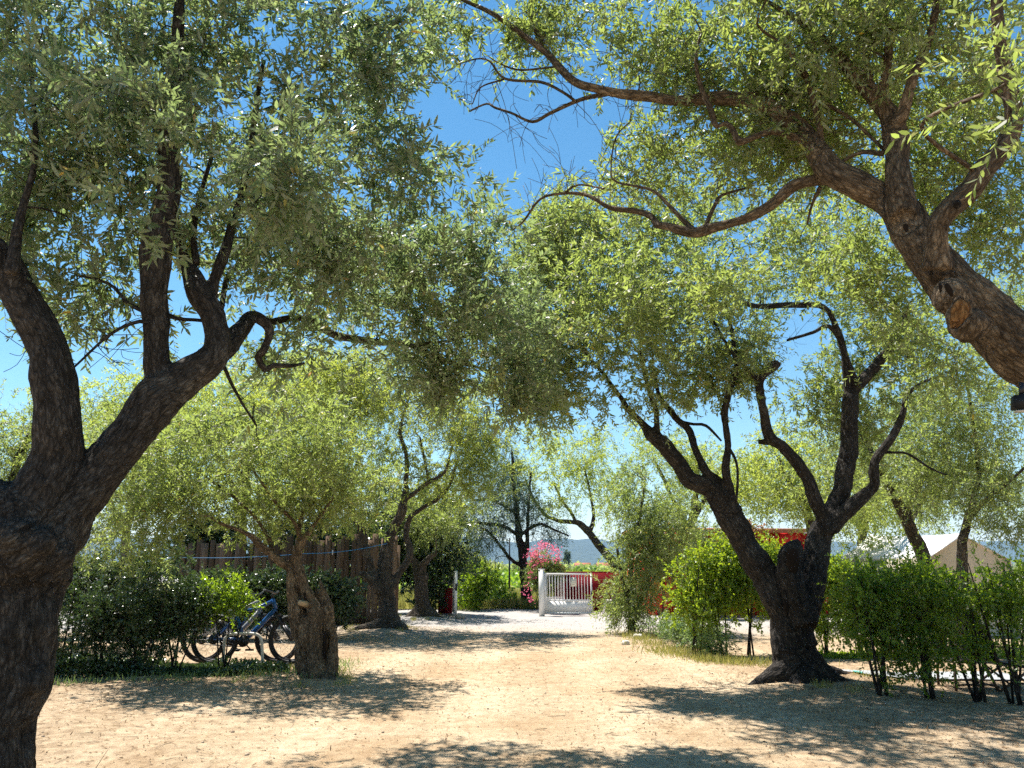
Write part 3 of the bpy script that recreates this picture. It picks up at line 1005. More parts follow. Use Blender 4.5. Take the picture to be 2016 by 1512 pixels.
B = plant('olive_tree', 'olive leaning in from the right edge with a hollow knot in its bare sunlit trunk', 'tree', OG, B_limbs, [
    lobe(1700, 90, 330, 190, 4.9, 1.0, 120), lobe(1330, 80, 190, 110, 5.4, 0.7, 30), lobe(1470, 300, 200, 120, 5.8, 0.6, 40), lobe(1880, 330, 190, 260, 5.6, 0.7, 85),
    lobe(1300, 330, 130, 100, 6.0, 0.5, 20), lobe(950, 60, 120, 60, 5.8, 0.5, 18), lobe(1860, 640, 170, 150, 6.4, 0.6, 40), lobe(1700, 480, 160, 120, 6.4, 0.5, 30),
    lobe(1960, 190, 50, 120, 3.2, 0.2, 5), lobe(1100, 60, 150, 70, 5.8, 0.5, 14), lobe(1480, 130, 200, 90, 5.2, 0.6, 30), lobe(1560, 300, 130, 60, 5.2, 0.4, 12)],
    OLIVE, BARK_WARM, 5, 0.014, leaf=(0.062, 0.0158), per_clump=14, per_shoot=17, spread=0.2, shoot=0.26, droop=0.1, gnarl=0.5, up=0.4, bare=170, gaps=-0.5,
    blobs=[(1873, 585, 4.1, 75), (1905, 640, 4.05, 70)],
    holes=[(880, 225, 110, 90), (1050, 300, 80, 110), (1690, 285, 40, 30), (1180, 60, 40, 40), (1830, 150, 30, 40), (1925, 620, 110, 85), (1770, 440, 50, 60), (1480, 420, 50, 25)], base=P(2400, 1760, 4.1)[0])
loc = np.array(B.location)
kp, kt = P(1884, 625, 4.0)


def knot_part(root, px, py, Y, hx, hy, tilt, depth, m, name):
    """an oval boss of bare wood set on a trunk"""
    p, t = P(px, py, Y)
    rings, seg = 7, 22
    v, f = [], []
    ct, st = math.cos(tilt), math.sin(tilt)
    right = np.array((1.0, 0, 0))
    for i in range(rings):
        q = math.cos(i / (rings - 1) * math.pi / 2)
        z = math.sin(i / (rings - 1) * math.pi / 2)
        for j in range(seg):
            a = 2 * math.pi * j / seg
            u, w = hx * t / F * q * math.cos(a), hy * t / F * q * math.sin(a) * (1 + 0.12 * math.sin(3 * a))
            v.append(p + right * (u * ct - w * st) + CU * (u * st + w * ct) - CF * (depth * z))
    for i in range(rings - 1):
        for j in range(seg):
            f.append((i * seg + j, i * seg + (j + 1) % seg, (i + 1) * seg + (j + 1) % seg, (i + 1) * seg + j))
    v = np.array(v) - np.array(root.location)
    o = mesh_np(name, v, [4] * len(f), np.array(f).ravel(), m, root, True)
    a = o.data.attributes.new('bark', 'FLOAT_VECTOR', 'POINT')
    a.data.foreach_set('vector', v.astype(np.float32).ravel())
    return o


# the tree right of the track
C_limbs = [
    limb([(1592, 1420, 170), (1586, 1362, 150), (1574, 1330, 108), (1564, 1280, 84), (1561, 1235, 84), (1566, 1195, 84)], 11.1),
    limb([(1590, 1310, 70), (1625, 1338, 54), (1660, 1352, 38), (1690, 1360, 30), (1706, 1364, 24), (1730, 1384, 8)], 11.0, 10.7),
    limb([(1555, 1320, 60), (1515, 1334, 30), (1480, 1352, 16), (1450, 1366, 6)], 11.0, 10.8),
    limb([(1580, 1340, 70), (1570, 1368, 40), (1560, 1392, 14)], 10.9, 10.5),
    limb([(1610, 1330, 60), (1640, 1330, 34), (1680, 1336, 14)], 11.2, 11.6),
    limb([(1560, 1240, 60), (1530, 1180, 54), (1502, 1126, 54), (1457, 1055, 47), (1432, 1005, 52), (1412, 972, 48), (1398, 962, 36), (1358, 945, 32), (1337, 915, 30), (1310, 878, 30), (1284, 857, 26), (1270, 837, 15), (1236, 804, 13), (1223, 783, 10), (1195, 745, 7), (1150, 690, 5)], 11.0, 11.3),
    limb([(1294, 860, 14), (1293, 826, 12), (1289, 800, 10), (1275, 760, 8), (1260, 690, 6)], 11.2, 11.0),
    limb([(1425, 985, 34), (1417, 950, 19), (1388, 925, 18), (1369, 885, 14), (1357, 847, 16), (1331, 824, 13), (1310, 797, 11), (1297, 778, 8), (1285, 720, 6)], 11.0, 11.6),
    limb([(1436, 990, 30), (1436, 962, 21), (1429, 922, 16), (1433, 878, 14), (1427, 820, 14), (1432, 782, 13), (1443, 750, 12), (1450, 720, 10), (1440, 650, 8), (1420, 560, 6)], 11.0, 10.7),
    limb([(1434, 880, 6), (1446, 900, 6), (1452, 922, 5), (1452, 955, 5), (1449, 990, 4)], 10.9, 10.8),
    limb([(1340, 830, 7), (1365, 835, 6), (1390, 838, 6), (1420, 868, 4)], 11.4, 11.0),
    limb([(1570, 1215, 76), (1590, 1165, 62), (1601, 1115, 49), (1612, 1070, 44), (1626, 1035, 46), (1640, 1010, 38), (1655, 968, 35), (1668, 905, 33), (1673, 836, 30), (1674, 786, 28), (1692, 752, 24), (1734, 708, 20), (1768, 661, 16), (1790, 600, 11)], 11.0, 11.4),
    limb([(1630, 1050, 36), (1617, 1010, 28), (1604, 981, 25), (1587, 937, 24), (1565, 904, 23), (1538, 877, 22), (1516, 864, 21), (1508, 836, 18), (1498, 786, 17), (1495, 752, 16), (1505, 735, 18), (1522, 722, 20), (1531, 714, 17)], 11.0, 10.6),
    limb([(1518, 868, 16), (1503, 870, 12), (1494, 870, 9)], 10.9, 10.9),
    limb([(1497, 755, 11), (1471, 725, 9), (1447, 701, 8), (1420, 660, 6), (1390, 600, 5)], 10.7, 10.6),
    limb([(1632, 1040, 34), (1660, 1014, 30), (1698, 978, 25), (1721, 955, 21), (1721, 921, 20), (1740, 880, 18), (1764, 850, 15), (1778, 809, 12), (1788, 775, 9), (1835, 745, 6), (1880, 750, 4)], 11.0, 10.5),
    limb([(1738, 890, 7), (1760, 891, 5), (1788, 894, 5), (1835, 924, 4), (1865, 935, 3)], 10.8, 10.5),
    limb([(1672, 800, 16), (1662, 700, 14), (1645, 640, 13), (1622, 606, 12), (1580, 600, 12), (1495, 603, 11), (1465, 595, 9), (1435, 572, 6)], 11.3, 10.6),
    limb([(1690, 760, 11), (1640, 648, 9), (1600, 655, 7), (1550, 670, 5)], 11.2, 11.0),
    limb([(1585, 1230, 46), (1562, 1165, 46), (1553, 1120, 48), (1558, 1090, 42), (1568, 1073, 28), (1574, 1064, 10)], 10.85, 10.8),
]
C = plant('olive_tree', 'wide olive with flared roots right of the track, six curving limbs from one forked trunk', 'tree', OG, C_limbs, [
    lobe(1290, 600, 290, 210, 11.1, 1.4, 130), lobe(1140, 560, 200, 150, 11.4, 1.5, 80), lobe(1120, 720, 110, 90, 11.2, 1.2, 26), lobe(1480, 480, 300, 110, 11.4, 1.8, 90), lobe(1600, 640, 200, 150, 11.8, 1.4, 60), lobe(1420, 740, 170, 70, 11.3, 1.2, 26), lobe(1150, 800, 130, 50, 11.3, 1, 18), lobe(1640, 860, 110, 120, 12.2, 0.8, 22),
    lobe(1240, 740, 120, 80, 11.0, 1.2, 30), lobe(1720, 800, 120, 130, 11.6, 0.9, 34), lobe(1400, 740, 120, 40, 10.9, 0.8, 12), lobe(1780, 620, 130, 130, 11.6, 0.8, 40), lobe(1160, 460, 110, 80, 11.4, 1, 22), lobe(1260, 560, 230, 120, 9.2, 0.7, 40), lobe(1050, 640, 90, 190, 11.6, 1.0, 44), lobe(1090, 480, 70, 70, 11.6, 0.9, 16)],
    OLIVE, BARK_DARK, 8, 0.022, leaf=(0.074, 0.0205), per_clump=16, per_shoot=19, spread=0.3, shoot=0.34, droop=0.12, gnarl=0.6, branch_r=0.016, up=0.35, bare=80, gaps=-0.2,
    holes=[(1560, 700, 60, 50), (1450, 810, 80, 40), (1330, 850, 80, 30), (1160, 850, 60, 30), (1050, 330, 70, 60)], base=P(1586, 1352, 11.1)[0])
# the split hollow trunk beside the bicycles
D_limbs = [
    limb([(596, 1400, 54), (602, 1345, 40), (598, 1290, 30), (592, 1245, 32), (586, 1200, 28), (579, 1165, 26), (578, 1125, 23), (584, 1094, 20), (592, 1068, 16), (601, 1056, 13), (610, 1046, 10), (625, 1024, 8), (645, 998, 7), (655, 980, 5), (675, 930, 3)], 11.75, 11.8),
    limb([(618, 1400, 50), (618, 1345, 40), (624, 1300, 28), (620, 1250, 36), (626, 1215, 30), (613, 1188, 22), (604, 1165, 20), (595, 1140, 17), (588, 1114, 14), (586, 1098, 8)], 11.65, 11.75),
    limb([(664, 1400, 34), (652, 1345, 26), (655, 1295, 20), (651, 1240, 22), (644, 1195, 21), (637, 1166, 12), (632, 1150, 7), (630, 1143, 4)], 11.75, 11.8),
    limb([(600, 1215, 26), (614, 1204, 22), (634, 1198, 20), (643, 1200, 16)], 11.85),
    limb([(630, 1400, 46), (632, 1340, 34), (636, 1270, 26), (634, 1215, 26), (629, 1178, 18), (623, 1158, 9)], 12.1, 12.0),
    limb([(606, 1280, 26), (606, 1240, 30), (604, 1212, 22)], 11.7),
    limb([(612, 1330, 50), (590, 1350, 26), (566, 1362, 10)], 11.7, 11.4),
    limb([(636, 1340, 40), (664, 1352, 18), (690, 1358, 6)], 11.7, 11.4),
    limb([(590, 1072, 12), (588, 1047, 9), (581, 1030, 8), (564, 1012, 7), (540, 985, 7), (517, 952, 6), (495, 920, 4)], 11.8, 11.4),
    limb([(588, 1047, 8), (595, 1010, 7), (604, 985, 5), (600, 930, 4)], 11.8, 12.1),
    limb([(579, 1118, 18), (562, 1112, 16), (537, 1094, 15), (514, 1077, 13), (497, 1057, 10), (470, 1043, 8), (436, 1030, 7), (409, 1016, 5), (380, 1013, 3)], 11.8, 11.3),
    limb([(537, 1090, 9), (530, 1060, 8), (517, 1040, 7), (500, 1016, 6), (476, 993, 6), (450, 969, 6), (419, 949, 5), (395, 930, 3)], 11.8, 11.9),
]
D = plant('olive_tree', 'small round olive on a split hollow trunk beside the bicycles', 'tree', OG, D_limbs, [
    lobe(520, 900, 250, 130, 11.8, 1.6, 105), lobe(640, 930, 130, 110, 11.9, 1.2, 44), lobe(330, 960, 110, 110, 11.6, 1.2, 44), lobe(270, 1040, 90, 70, 11.5, 0.9, 26), lobe(440, 1000, 180, 50, 11.8, 1.2, 36), lobe(240, 900, 100, 120, 12.2, 0.8, 30)],
    OLIVE, BARK_WARM, 11, 0.018, leaf=(0.075, 0.018), per_clump=15, per_shoot=18, spread=0.34, shoot=0.32, droop=0.12, gnarl=1.2, branch_r=0.013, base=P(622, 1340, 11.8)[0])
p, t = P(593, 1188, 11.55)
m = MB()
m.tube([p - np.array(D.location) + np.array((0.06, 0.1, -0.02)), p - np.array(D.location) + np.array((-0.01, -0.06, 0.015))], [0.05, 0.034], 9)
m.build('sawn_stub', CUT, D)
# trees by the gate on the left of the track
E_limbs = [
    limb([(772, 1290, 70), (769, 1245, 54), (764, 1205, 36), (759, 1175, 32), (757, 1145, 31), (760, 1091, 24), (767, 1063, 20), (778, 1035, 19), (790, 1008, 18), (795, 985, 15), (800, 950, 11), (800, 895, 8), (787, 851, 7), (797, 810, 6), (810, 760, 5)], 19.5),
    limb([(750, 1235, 34), (720, 1238, 20), (690, 1246, 10), (660, 1252, 4)], 19.3, 18.8),
    limb([(785, 1235, 30), (800, 1248, 14), (820, 1256, 5)], 19.3, 19.0),
    limb([(756, 1175, 24), (740, 1153, 20), (722, 1134, 15), (708, 1128, 11)], 19.5, 19.1),
    limb([(735, 1150, 16), (728, 1110, 14), (718, 1073, 15), (711, 1045, 16), (703, 1026, 14), (695, 1005, 12), (670, 960, 8), (655, 900, 5)], 19.4, 19.0),
    limb([(764, 1165, 20), (782, 1135, 14), (800, 1110, 13), (808, 1088, 13), (800, 1056, 12), (808, 1020, 10), (828, 1002, 9), (861, 983, 8), (885, 955, 6), (900, 905, 5)], 19.5, 20),
    limb([(795, 983, 11), (818, 968, 9), (843, 951, 8), (875, 929, 6), (890, 880, 4)], 19.5, 19.2),
    limb([(843, 951, 5), (836, 905, 5), (826, 860, 4)], 19.3, 19.5),
]
E = plant('olive_tree', 'tall sunlit olive in front of the board fence, several slim limbs on a ribbed trunk', 'tree', OG, E_limbs, [
    lobe(760, 800, 180, 110, 19.5, 2.2, 150), lobe(890, 830, 110, 130, 19.7, 1.6, 60), lobe(640, 790, 150, 90, 19.8, 1.8, 70), lobe(950, 910, 70, 90, 20, 1, 44), lobe(700, 740, 180, 70, 20, 1.8, 60), lobe(540, 740, 120, 60, 20.5, 1.6, 36), lobe(920, 860, 90, 90, 20, 1.4, 30), lobe(680, 940, 90, 90, 19.0, 1.2, 36), lobe(840, 930, 80, 50, 19.6, 1.2, 14)],
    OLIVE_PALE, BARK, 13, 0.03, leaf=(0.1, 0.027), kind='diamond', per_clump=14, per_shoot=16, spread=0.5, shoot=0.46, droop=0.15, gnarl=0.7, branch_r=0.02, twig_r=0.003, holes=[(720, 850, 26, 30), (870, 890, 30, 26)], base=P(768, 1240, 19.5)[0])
F_limbs = [
    limb([(832, 1245, 60), (832, 1216, 56), (832, 1195, 32), (830, 1155, 26), (827, 1125, 24), (815, 1105, 14), (806, 1085, 12), (802, 1050, 8), (812, 1000, 5)], 24),
    limb([(828, 1130, 16), (836, 1108, 13), (848, 1096, 11), (858, 1092, 7)], 24, 23.6),
    limb([(858, 1093, 4), (859, 1075, 4), (858, 1055, 3), (862, 1020, 2)], 23.6, 23.6),
    limb([(845, 1205, 24), (860, 1214, 14), (875, 1219, 5)], 24, 23.6),
    limb([(820, 1207, 24), (804, 1216, 12), (790, 1222, 4)], 24, 23.6),
]
FT = plant('olive_tree', 'short thick-trunked olive in dark shade between board fence and open gate leaf', 'tree', OG, F_limbs, [
    lobe(870, 1010, 60, 60, 24, 1.2, 26), lobe(810, 1000, 60, 60, 24.4, 1.2, 22), lobe(915, 960, 70, 70, 24.5, 1.2, 20)],
    OLIVE, BARK, 17, 0.035, leaf=(0.11, 0.03), kind='diamond', per_clump=14, per_shoot=16, spread=0.5, shoot=0.5, gnarl=0.7, branch_r=0.02, shoot_stems=False, base=P(832, 1216, 24)[0])
# trees beyond the hedge on the right
J_limbs = [limb([(1850, 1320, 60), (1840, 1270, 44), (1828, 1150, 30), (1815, 1085, 26), (1800, 1055, 24), (1775, 1000, 20), (1750, 960, 16), (1720, 900, 12), (1690, 830, 8)], 15.5, 15),
           limb([(1790, 1035, 14), (1800, 980, 11), (1830, 920, 8), (1850, 850, 6)], 15, 15.5)]
J = plant('olive_tree', 'olive with a crooked left-leaning trunk behind the right hedge, before the tent roof', 'tree', OG, J_limbs, [
    lobe(1720, 900, 110, 100, 15.2, 1.5, 60), lobe(1830, 850, 100, 120, 15.5, 1.3, 50)],
    OLIVE, BARK, 19, 0.03, leaf=(0.09, 0.023), kind='diamond', per_clump=14, per_shoot=17, spread=0.44, shoot=0.42, branch_r=0.018, base=P(1845, 1280, 15.5)[0])
K_limbs = [limb([(1885, 1330, 50), (1888, 1280, 36), (1893, 1110, 20), (1897, 1060, 18), (1907, 1020, 15), (1918, 985, 13), (1925, 920, 10), (1915, 830, 7), (1900, 720, 5)], 14),
           limb([(1905, 1030, 10), (1940, 985, 8), (1985, 950, 6), (2040, 900, 4)], 14, 13.5)]
K = plant('olive_tree', 'silvery olive on a thin straight trunk in front of the beige tent wall', 'tree', OG, K_limbs, [
    lobe(1900, 920, 150, 110, 13.8, 1.3, 80), lobe(1960, 760, 130, 130, 13.5, 1.3, 70), lobe(1850, 780, 110, 120, 14, 1.2, 45), lobe(1980, 1010, 80, 70, 13.5, 0.8, 22), lobe(2050, 600, 120, 150, 13, 1.2, 40)],
    OLIVE, BARK, 23, 0.025, leaf=(0.088, 0.021), kind='diamond', per_clump=14, per_shoot=17, spread=0.42, shoot=0.42, branch_r=0.016, base=P(1888, 1290, 14)[0])
L_limbs = [limb([(1592, 1260, 50), (1595, 1200, 32), (1600, 1080, 20), (1590, 1010, 16), (1560, 960, 12), (1530, 900, 8)], 22),
           limb([(1598, 1050, 12), (1640, 980, 9), (1660, 920, 6)], 22)]
Lt = plant('olive_tree', 'yellow-green sunlit olive behind the red house, seen between limbs of the wide olive', 'tree', OG, L_limbs, [
    lobe(1540, 950, 110, 70, 22, 2, 60), lobe(1630, 960, 120, 90, 22.5, 2, 60), lobe(1480, 920, 70, 60, 22.5, 1.5, 26), lobe(1700, 1010, 80, 60, 22, 1.5, 26), lobe(1600, 850, 90, 60, 22.5, 1.5, 22)],
    OLIVE_PALE, BARK, 29, 0.035, leaf=(0.115, 0.032), kind='diamond', per_clump=14, per_shoot=16, spread=0.55, shoot=0.5, branch_r=0.022, shoot_stems=False, base=P(1592, 1230, 22)[0])
I_limbs = [limb([(1246, 1270, 20), (1244, 1226, 14), (1240, 1170, 10), (1245, 1100, 9), (1262, 1000, 6), (1270, 940, 4)], 19.3),
           limb([(1243, 1200, 9), (1225, 1140, 7), (1215, 1080, 5)], 19.2), limb([(1247, 1215, 8), (1275, 1150, 7), (1290, 1060, 5)], 19.3),
           limb([(1250, 1226, 8), (1262, 1180, 6), (1300, 1120, 4)], 19.4)]
I = plant('olive_tree', 'bushy young olive with foliage to the ground right of the white gate', 'tree', OG, I_limbs, [
    lobe(1270, 970, 85, 85, 19.4, 1.2, 60), lobe(1245, 1080, 60, 80, 19.2, 0.9, 50), lobe(1240, 1165, 45, 45, 19.1, 0.6, 22), lobe(1310, 1050, 55, 100, 19.5, 1, 44), lobe(1330, 980, 60, 60, 19.8, 0.8, 26), lobe(1245, 1195, 55, 24, 19.1, 0.5, 20)],
    OLIVE, BARK, 31, 0.03, leaf=(0.1, 0.025), kind='diamond', per_clump=14, per_shoot=16, spread=0.42, shoot=0.4, branch_r=0.016, shoot_stems=False, base=P(1245, 1226, 19.3)[0])
M_limbs = [limb([(20, 1300, 60), (20, 1240, 40), (22, 1100, 26), (18, 1000, 24), (30, 920, 16), (60, 850, 10)], 16),
           limb([(20, 1010, 14), (-30, 930, 10), (-60, 850, 7)], 16), limb([(22, 980, 12), (90, 900, 8), (150, 850, 5)], 16)]
M = plant('olive_tree', 'olive half hidden behind the big leaning trunk at the left edge', 'tree', OG, M_limbs, [
    lobe(60, 850, 130, 120, 16, 1.6, 85), lobe(200, 880, 110, 110, 16.2, 1.4, 60), lobe(-60, 900, 120, 140, 15.6, 1.4, 40), lobe(170, 1010, 110, 60, 15.5, 1, 26), lobe(40, 990, 60, 50, 16.6, 1, 16)],
    OLIVE, BARK_DARK, 37, 0.03, leaf=(0.09, 0.023), kind='diamond', per_clump=14, per_shoot=17, spread=0.46, shoot=0.45, branch_r=0.018, holes=[(225, 700, 80, 60)], base=P(20, 1265, 16)[0])
N_limbs = [limb([(470, 1260, 50), (470, 1220, 34), (475, 1000, 22), (490, 900, 14), (520, 800, 8)], 23),
           limb([(475, 990, 12), (430, 900, 9), (400, 830, 6)], 23)]
Nt = plant('olive_tree', 'olive standing behind the board fence, its top above the round olive', 'tree', OG, N_limbs, [
    lobe(480, 800, 130, 75, 23, 2, 70), lobe(370, 830, 110, 90, 23, 2, 55), lobe(580, 760, 80, 60, 23, 1.6, 30), lobe(420, 930, 160, 80, 23.5, 1.6, 50), lobe(270, 800, 110, 60, 23, 1.6, 34), lobe(150, 790, 90, 60, 23, 1.4, 24)],
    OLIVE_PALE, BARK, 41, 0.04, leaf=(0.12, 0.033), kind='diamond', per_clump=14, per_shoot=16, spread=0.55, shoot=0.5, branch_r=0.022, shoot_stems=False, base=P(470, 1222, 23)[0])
for lab, px, Y, tops, mt, sd_ in [
        ('olive far behind the left hedge, between the big leaning trunk and the board fence', 250, 27, [(230, 840, 120, 80, 34), (330, 880, 110, 80, 34), (160, 930, 110, 80, 26), (280, 960, 140, 60, 26)], OLIVE, 51),
        ('olive behind the board fence, above the ribbed trunk', 640, 27, [(620, 850, 110, 80, 40), (700, 880, 80, 90, 30), (560, 920, 90, 70, 26), (660, 960, 110, 60, 30)], OLIVE, 52),
        ('olive far behind the bushy young olive, left of the red house', 1360, 31, [(1340, 920, 100, 50, 34), (1420, 930, 90, 60, 32), (1370, 980, 90, 40, 24), (1290, 900, 60, 36, 16)], OLIVE_PALE, 53),
        ('olive far behind the tent on the right', 1790, 27, [(1740, 930, 110, 80, 34), (1840, 960, 110, 70, 34), (1940, 930, 110, 90, 34), (2020, 980, 90, 80, 26)], OLIVE, 54),
        ('olive far behind the tent, in line with the crooked trunk', 1700, 30, [(1690, 980, 90, 50, 26), (1770, 1010, 90, 36, 22), (1640, 1000, 70, 36, 16)], OLIVE_PALE, 55)]:
    zb = 756 + F * math.tan(PITCH + math.atan(CAM_Z / Y))
    plant('olive_tree', lab, 'tree', OG, [limb([(px + 4, zb + 12, 34), (px, zb, 24), (px - 4, 1080, 17), (px + 6, 1000, 13), (px + 14, 930, 9), (px + 4, 870, 6)], Y),
                                          limb([(px - 2, 1050, 11), (px - 36, 980, 8), (px - 70, 910, 6)], Y), limb([(px + 2, 1030, 11), (px + 40, 960, 8), (px + 70, 900, 6)], Y)],
          [lobe(a, b, c, d, Y + rr_, 1.8, n) for (a, b, c, d, n), rr_ in zip(tops, (0, 0.6, -0.5, 0.3))], mt, BARK, sd_, 0.045, leaf=(0.13, 0.038), kind='diamond', per_clump=14, per_shoot=15,
          spread=0.6, shoot=0.55, droop=0.35, branch_r=0.024, shoot_stems=False, base=P(px, zb, Y)[0])
# leaning tree and cedar beyond the gate
H_limbs = [limb([(1262, 1230, 26), (1250, 1195, 22), (1222, 1130, 18), (1192, 1089, 16), (1172, 1065, 15), (1159, 1048, 14), (1142, 1032, 13), (1131, 1028, 10), (1107, 1026, 8), (1087, 1021, 7), (1072, 1013, 7), (1052, 985, 6), (1035, 945, 4)], 32),
           limb([(1134, 1028, 7), (1124, 1008, 6), (1109, 990, 5), (1090, 950, 4)], 32), limb([(1160, 1050, 10), (1168, 1028, 8), (1167, 1002, 6), (1163, 975, 5), (1150, 920, 4)], 32)]
H = plant('tree', 'airy tree leaning left above the white gate on a bare slanting trunk', 'tree', None, H_limbs, [
    lobe(1120, 910, 90, 38, 32, 2, 40), lobe(1050, 930, 65, 55, 31.5, 1.6, 44), lobe(1180, 960, 50, 50, 32, 1.5, 14), lobe(1085, 985, 40, 26, 31.5, 1, 12), lobe(1180, 890, 60, 40, 32.5, 1.4, 14), lobe(1240, 880, 80, 40, 33, 1.6, 26), lobe(1120, 870, 110, 24, 32.5, 1.6, 26)],
    OLIVE_PALE, BARK, 43, 0.05, leaf=(0.13, 0.038), kind='diamond', per_clump=13, per_shoot=15, spread=0.6, shoot=0.55, branch_r=0.025, shoot_stems=False, base=P(1252, 1200, 32)[0])
G_limbs = [limb([(1040, 1225, 30), (1039, 1203, 27), (1035, 1170, 21), (1032, 1130, 18), (1030, 1105, 16), (1026, 1080, 15), (1022, 1060, 14), (1018, 1020, 11), (1012, 960, 8), (1008, 890, 5)], 30),
           limb([(1031, 1110, 10), (1037, 1080, 9), (1038, 1050, 8), (1040, 1000, 6), (1045, 930, 4)], 30),
           limb([(1028, 1112, 8), (1008, 1103, 7), (989, 1080, 6), (975, 1062, 6), (960, 1046, 5), (945, 1038, 4)], 30, 29),
           limb([(1020, 1052, 8), (990, 1036, 7), (950, 1030, 6), (905, 1026, 4)], 30, 29.5),
           limb([(1022, 1055, 7), (1060, 1032, 6), (1095, 1045, 4), (1120, 1055, 3)], 30, 29.5),
           limb([(1016, 1010, 7), (970, 985, 6), (930, 985, 4)], 30, 30.5)]
G = plant('cedar_tree', 'dark cedar with drooping needled boughs standing beyond the gate opening', 'tree', None, G_limbs, [
    lobe(960, 1030, 62, 16, 29.6, 1.4, 40), lobe(985, 990, 60, 30, 30, 1.4, 40), lobe(950, 1058, 34, 16, 29.3, 0.9, 14), lobe(1080, 1042, 40, 12, 29.7, 1, 14), lobe(975, 930, 60, 40, 30.5, 1.4, 40), lobe(960, 885, 70, 40, 31, 1.4, 34), lobe(1010, 960, 50, 30, 30.5, 1.2, 18), lobe(1040, 1005, 40, 20, 30, 1.2, 14), lobe(935, 1085, 14, 14, 29, 0.5, 5)],
    NEEDLE, BARK_DARK, 47, 0.04, leaf=(0.1, 0.022), kind='diamond', per_clump=13, per_shoot=18, spread=0.42, shoot=0.5, droop=1.2, branch_r=0.02, shoot_stems=False, base=P(1040, 1206, 30)[0])


# ------------------------------------------------------------------ hedges and shrubs
def shrub(label, group, px, Y, h, w, m, seed, z0=0.35, stems=4, dens=30, leaf=(0.045, 0.026), name='hedge_shrub', per=15, spread=0.2, dY=0.35, shoot=0.26, kind='oval', lean=0.0, stem_m=None, cat='shrub', up=0.45, stem_r=0.016, ps=14, bot=None):
    gp, _ = P(px, 756 + F * math.tan(PITCH + math.atan(CAM_Z / Y)), Y)
    rr = random.Random(seed)
    lim = []
    for i in range(stems):
        dx, dy = rr.uniform(-0.5, 0.5) * w, rr.uniform(-0.5, 0.5) * dY
        b = gp + np.array((rr.uniform(-0.07, 0.07), rr.uniform(-0.07, 0.07), -0.05))
        r0 = stem_r * rr.uniform(0.6, 1.2)
        lim.append([(*b, r0), (b[0] + dx * 0.35, b[1] + dy * 0.3, h * 0.3, r0 * 0.85), (b[0] + dx * 0.7 + lean * 0.5, b[1] + dy * 0.7, h * 0.62, r0 * 0.6), (b[0] + dx + lean, b[1] + dy, h * 0.92, r0 * 0.3)])
    c = gp + np.array((lean * 0.6, 0, (h + z0) / 2))
    lb = [(c, np.array((w / 2 * 1.05, dY, (h - z0) / 2)), int(dens * 0.75), 1), (c + np.array((0, 0, (h - z0) * 0.2)), np.array((w / 2, dY, (h - z0) * 0.3)), int(dens * 0.4), 1)]
    return plant(name, label, cat, group, lim, lb, m, stem_m or BARK_DARK, seed, 0.5, leaf=leaf, kind=kind, per_clump=per, per_shoot=ps, spread=spread, shoot=shoot,
                 droop=0.15, branch_r=0.008, shoot_stems=True, twig_r=0.0012, base=gp, crown='foliage', up=up, wiggle=0.2)


LH = 'dark hedge shrubs on the left'
for i, (px, Y, h, w, z0, lab) in enumerate([
        (30, 11.9, 1.4, 1.1, 0.1, 'dark hedge shrub mostly hidden behind the big leaning trunk'),
        (120, 12.1, 1.36, 1.0, 0.08, 'dark dense hedge shrub just right of the big leaning trunk'),
        (200, 12.2, 1.32, 1.0, 0.08, 'dark dense hedge shrub reaching the ground, second right of the big leaning trunk'),
        (283, 12.2, 1.28, 0.95, 0.15, 'dark hedge shrub with a bare black stem left of the bicycles'),
        (345, 12.4, 1.22, 0.8, 0.62, 'thin-footed dark hedge shrub above the bicycle rear wheels')]):
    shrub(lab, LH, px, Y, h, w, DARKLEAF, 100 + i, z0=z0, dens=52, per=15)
shrub('glossy bright green shrub leaning over the bicycles in a patch of sun', LH, 440, 12.7, 1.25, 0.75, PRIVET_DEEP, 110, z0=0.85, dens=16, leaf=(0.06, 0.024), kind='lance')
RH = 'dark hedge shrubs behind the bicycles'
for i, (px, lab) in enumerate([(395, 'leftmost dark shrub of the rear hedge behind the bicycles'), (460, 'dark rear hedge shrub behind the blue bicycle saddle'), (525, 'dark rear hedge shrub behind the blue bicycle handlebar'),
                               (590, 'dark rear hedge shrub directly behind the split hollow trunk'), (655, 'dark rear hedge shrub right of the split hollow trunk, against the boards')]):
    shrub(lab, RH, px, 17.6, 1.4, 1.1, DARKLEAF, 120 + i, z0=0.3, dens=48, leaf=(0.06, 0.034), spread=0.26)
for i, (px, w, lab) in enumerate([(380, 2.2, 'dark evergreen bush behind the left end of the board fence'), (480, 2.2, 'dark evergreen bush behind the board fence, left of the split hollow trunk'),
                                  (590, 2.2, 'dark evergreen bush behind the board fence, straight above the split hollow trunk'), (680, 2.0, 'dark evergreen bush behind the board fence, left of the ribbed trunk')]):
    shrub(lab, 'dark evergreen bushes behind the fence', px, 23.2 + 0.3 * (i % 2), 2.95, w, DARKLEAF, 130 + i, z0=1.2, dens=60, leaf=(0.1, 0.045), name='evergreen_bush', spread=0.4, shoot=0.42, dY=0.6, stem_r=0.04)
for i, (px, lab) in enumerate([(110, 'dark rear hedge shrub seen right of the big leaning trunk, above the front hedge'), (185, 'dark rear hedge shrub above the second front hedge shrub'), (262, 'dark rear hedge shrub above the bare black stem'),
                               (330, 'dark rear hedge shrub at the left end of the board fence')]):
    shrub(lab, RH, px, 18.2, 1.85, 1.2, DARKLEAF, 135 + i, z0=0.2, dens=54, leaf=(0.06, 0.034), spread=0.28)
BR = 'bright hedge shrubs right of the track'
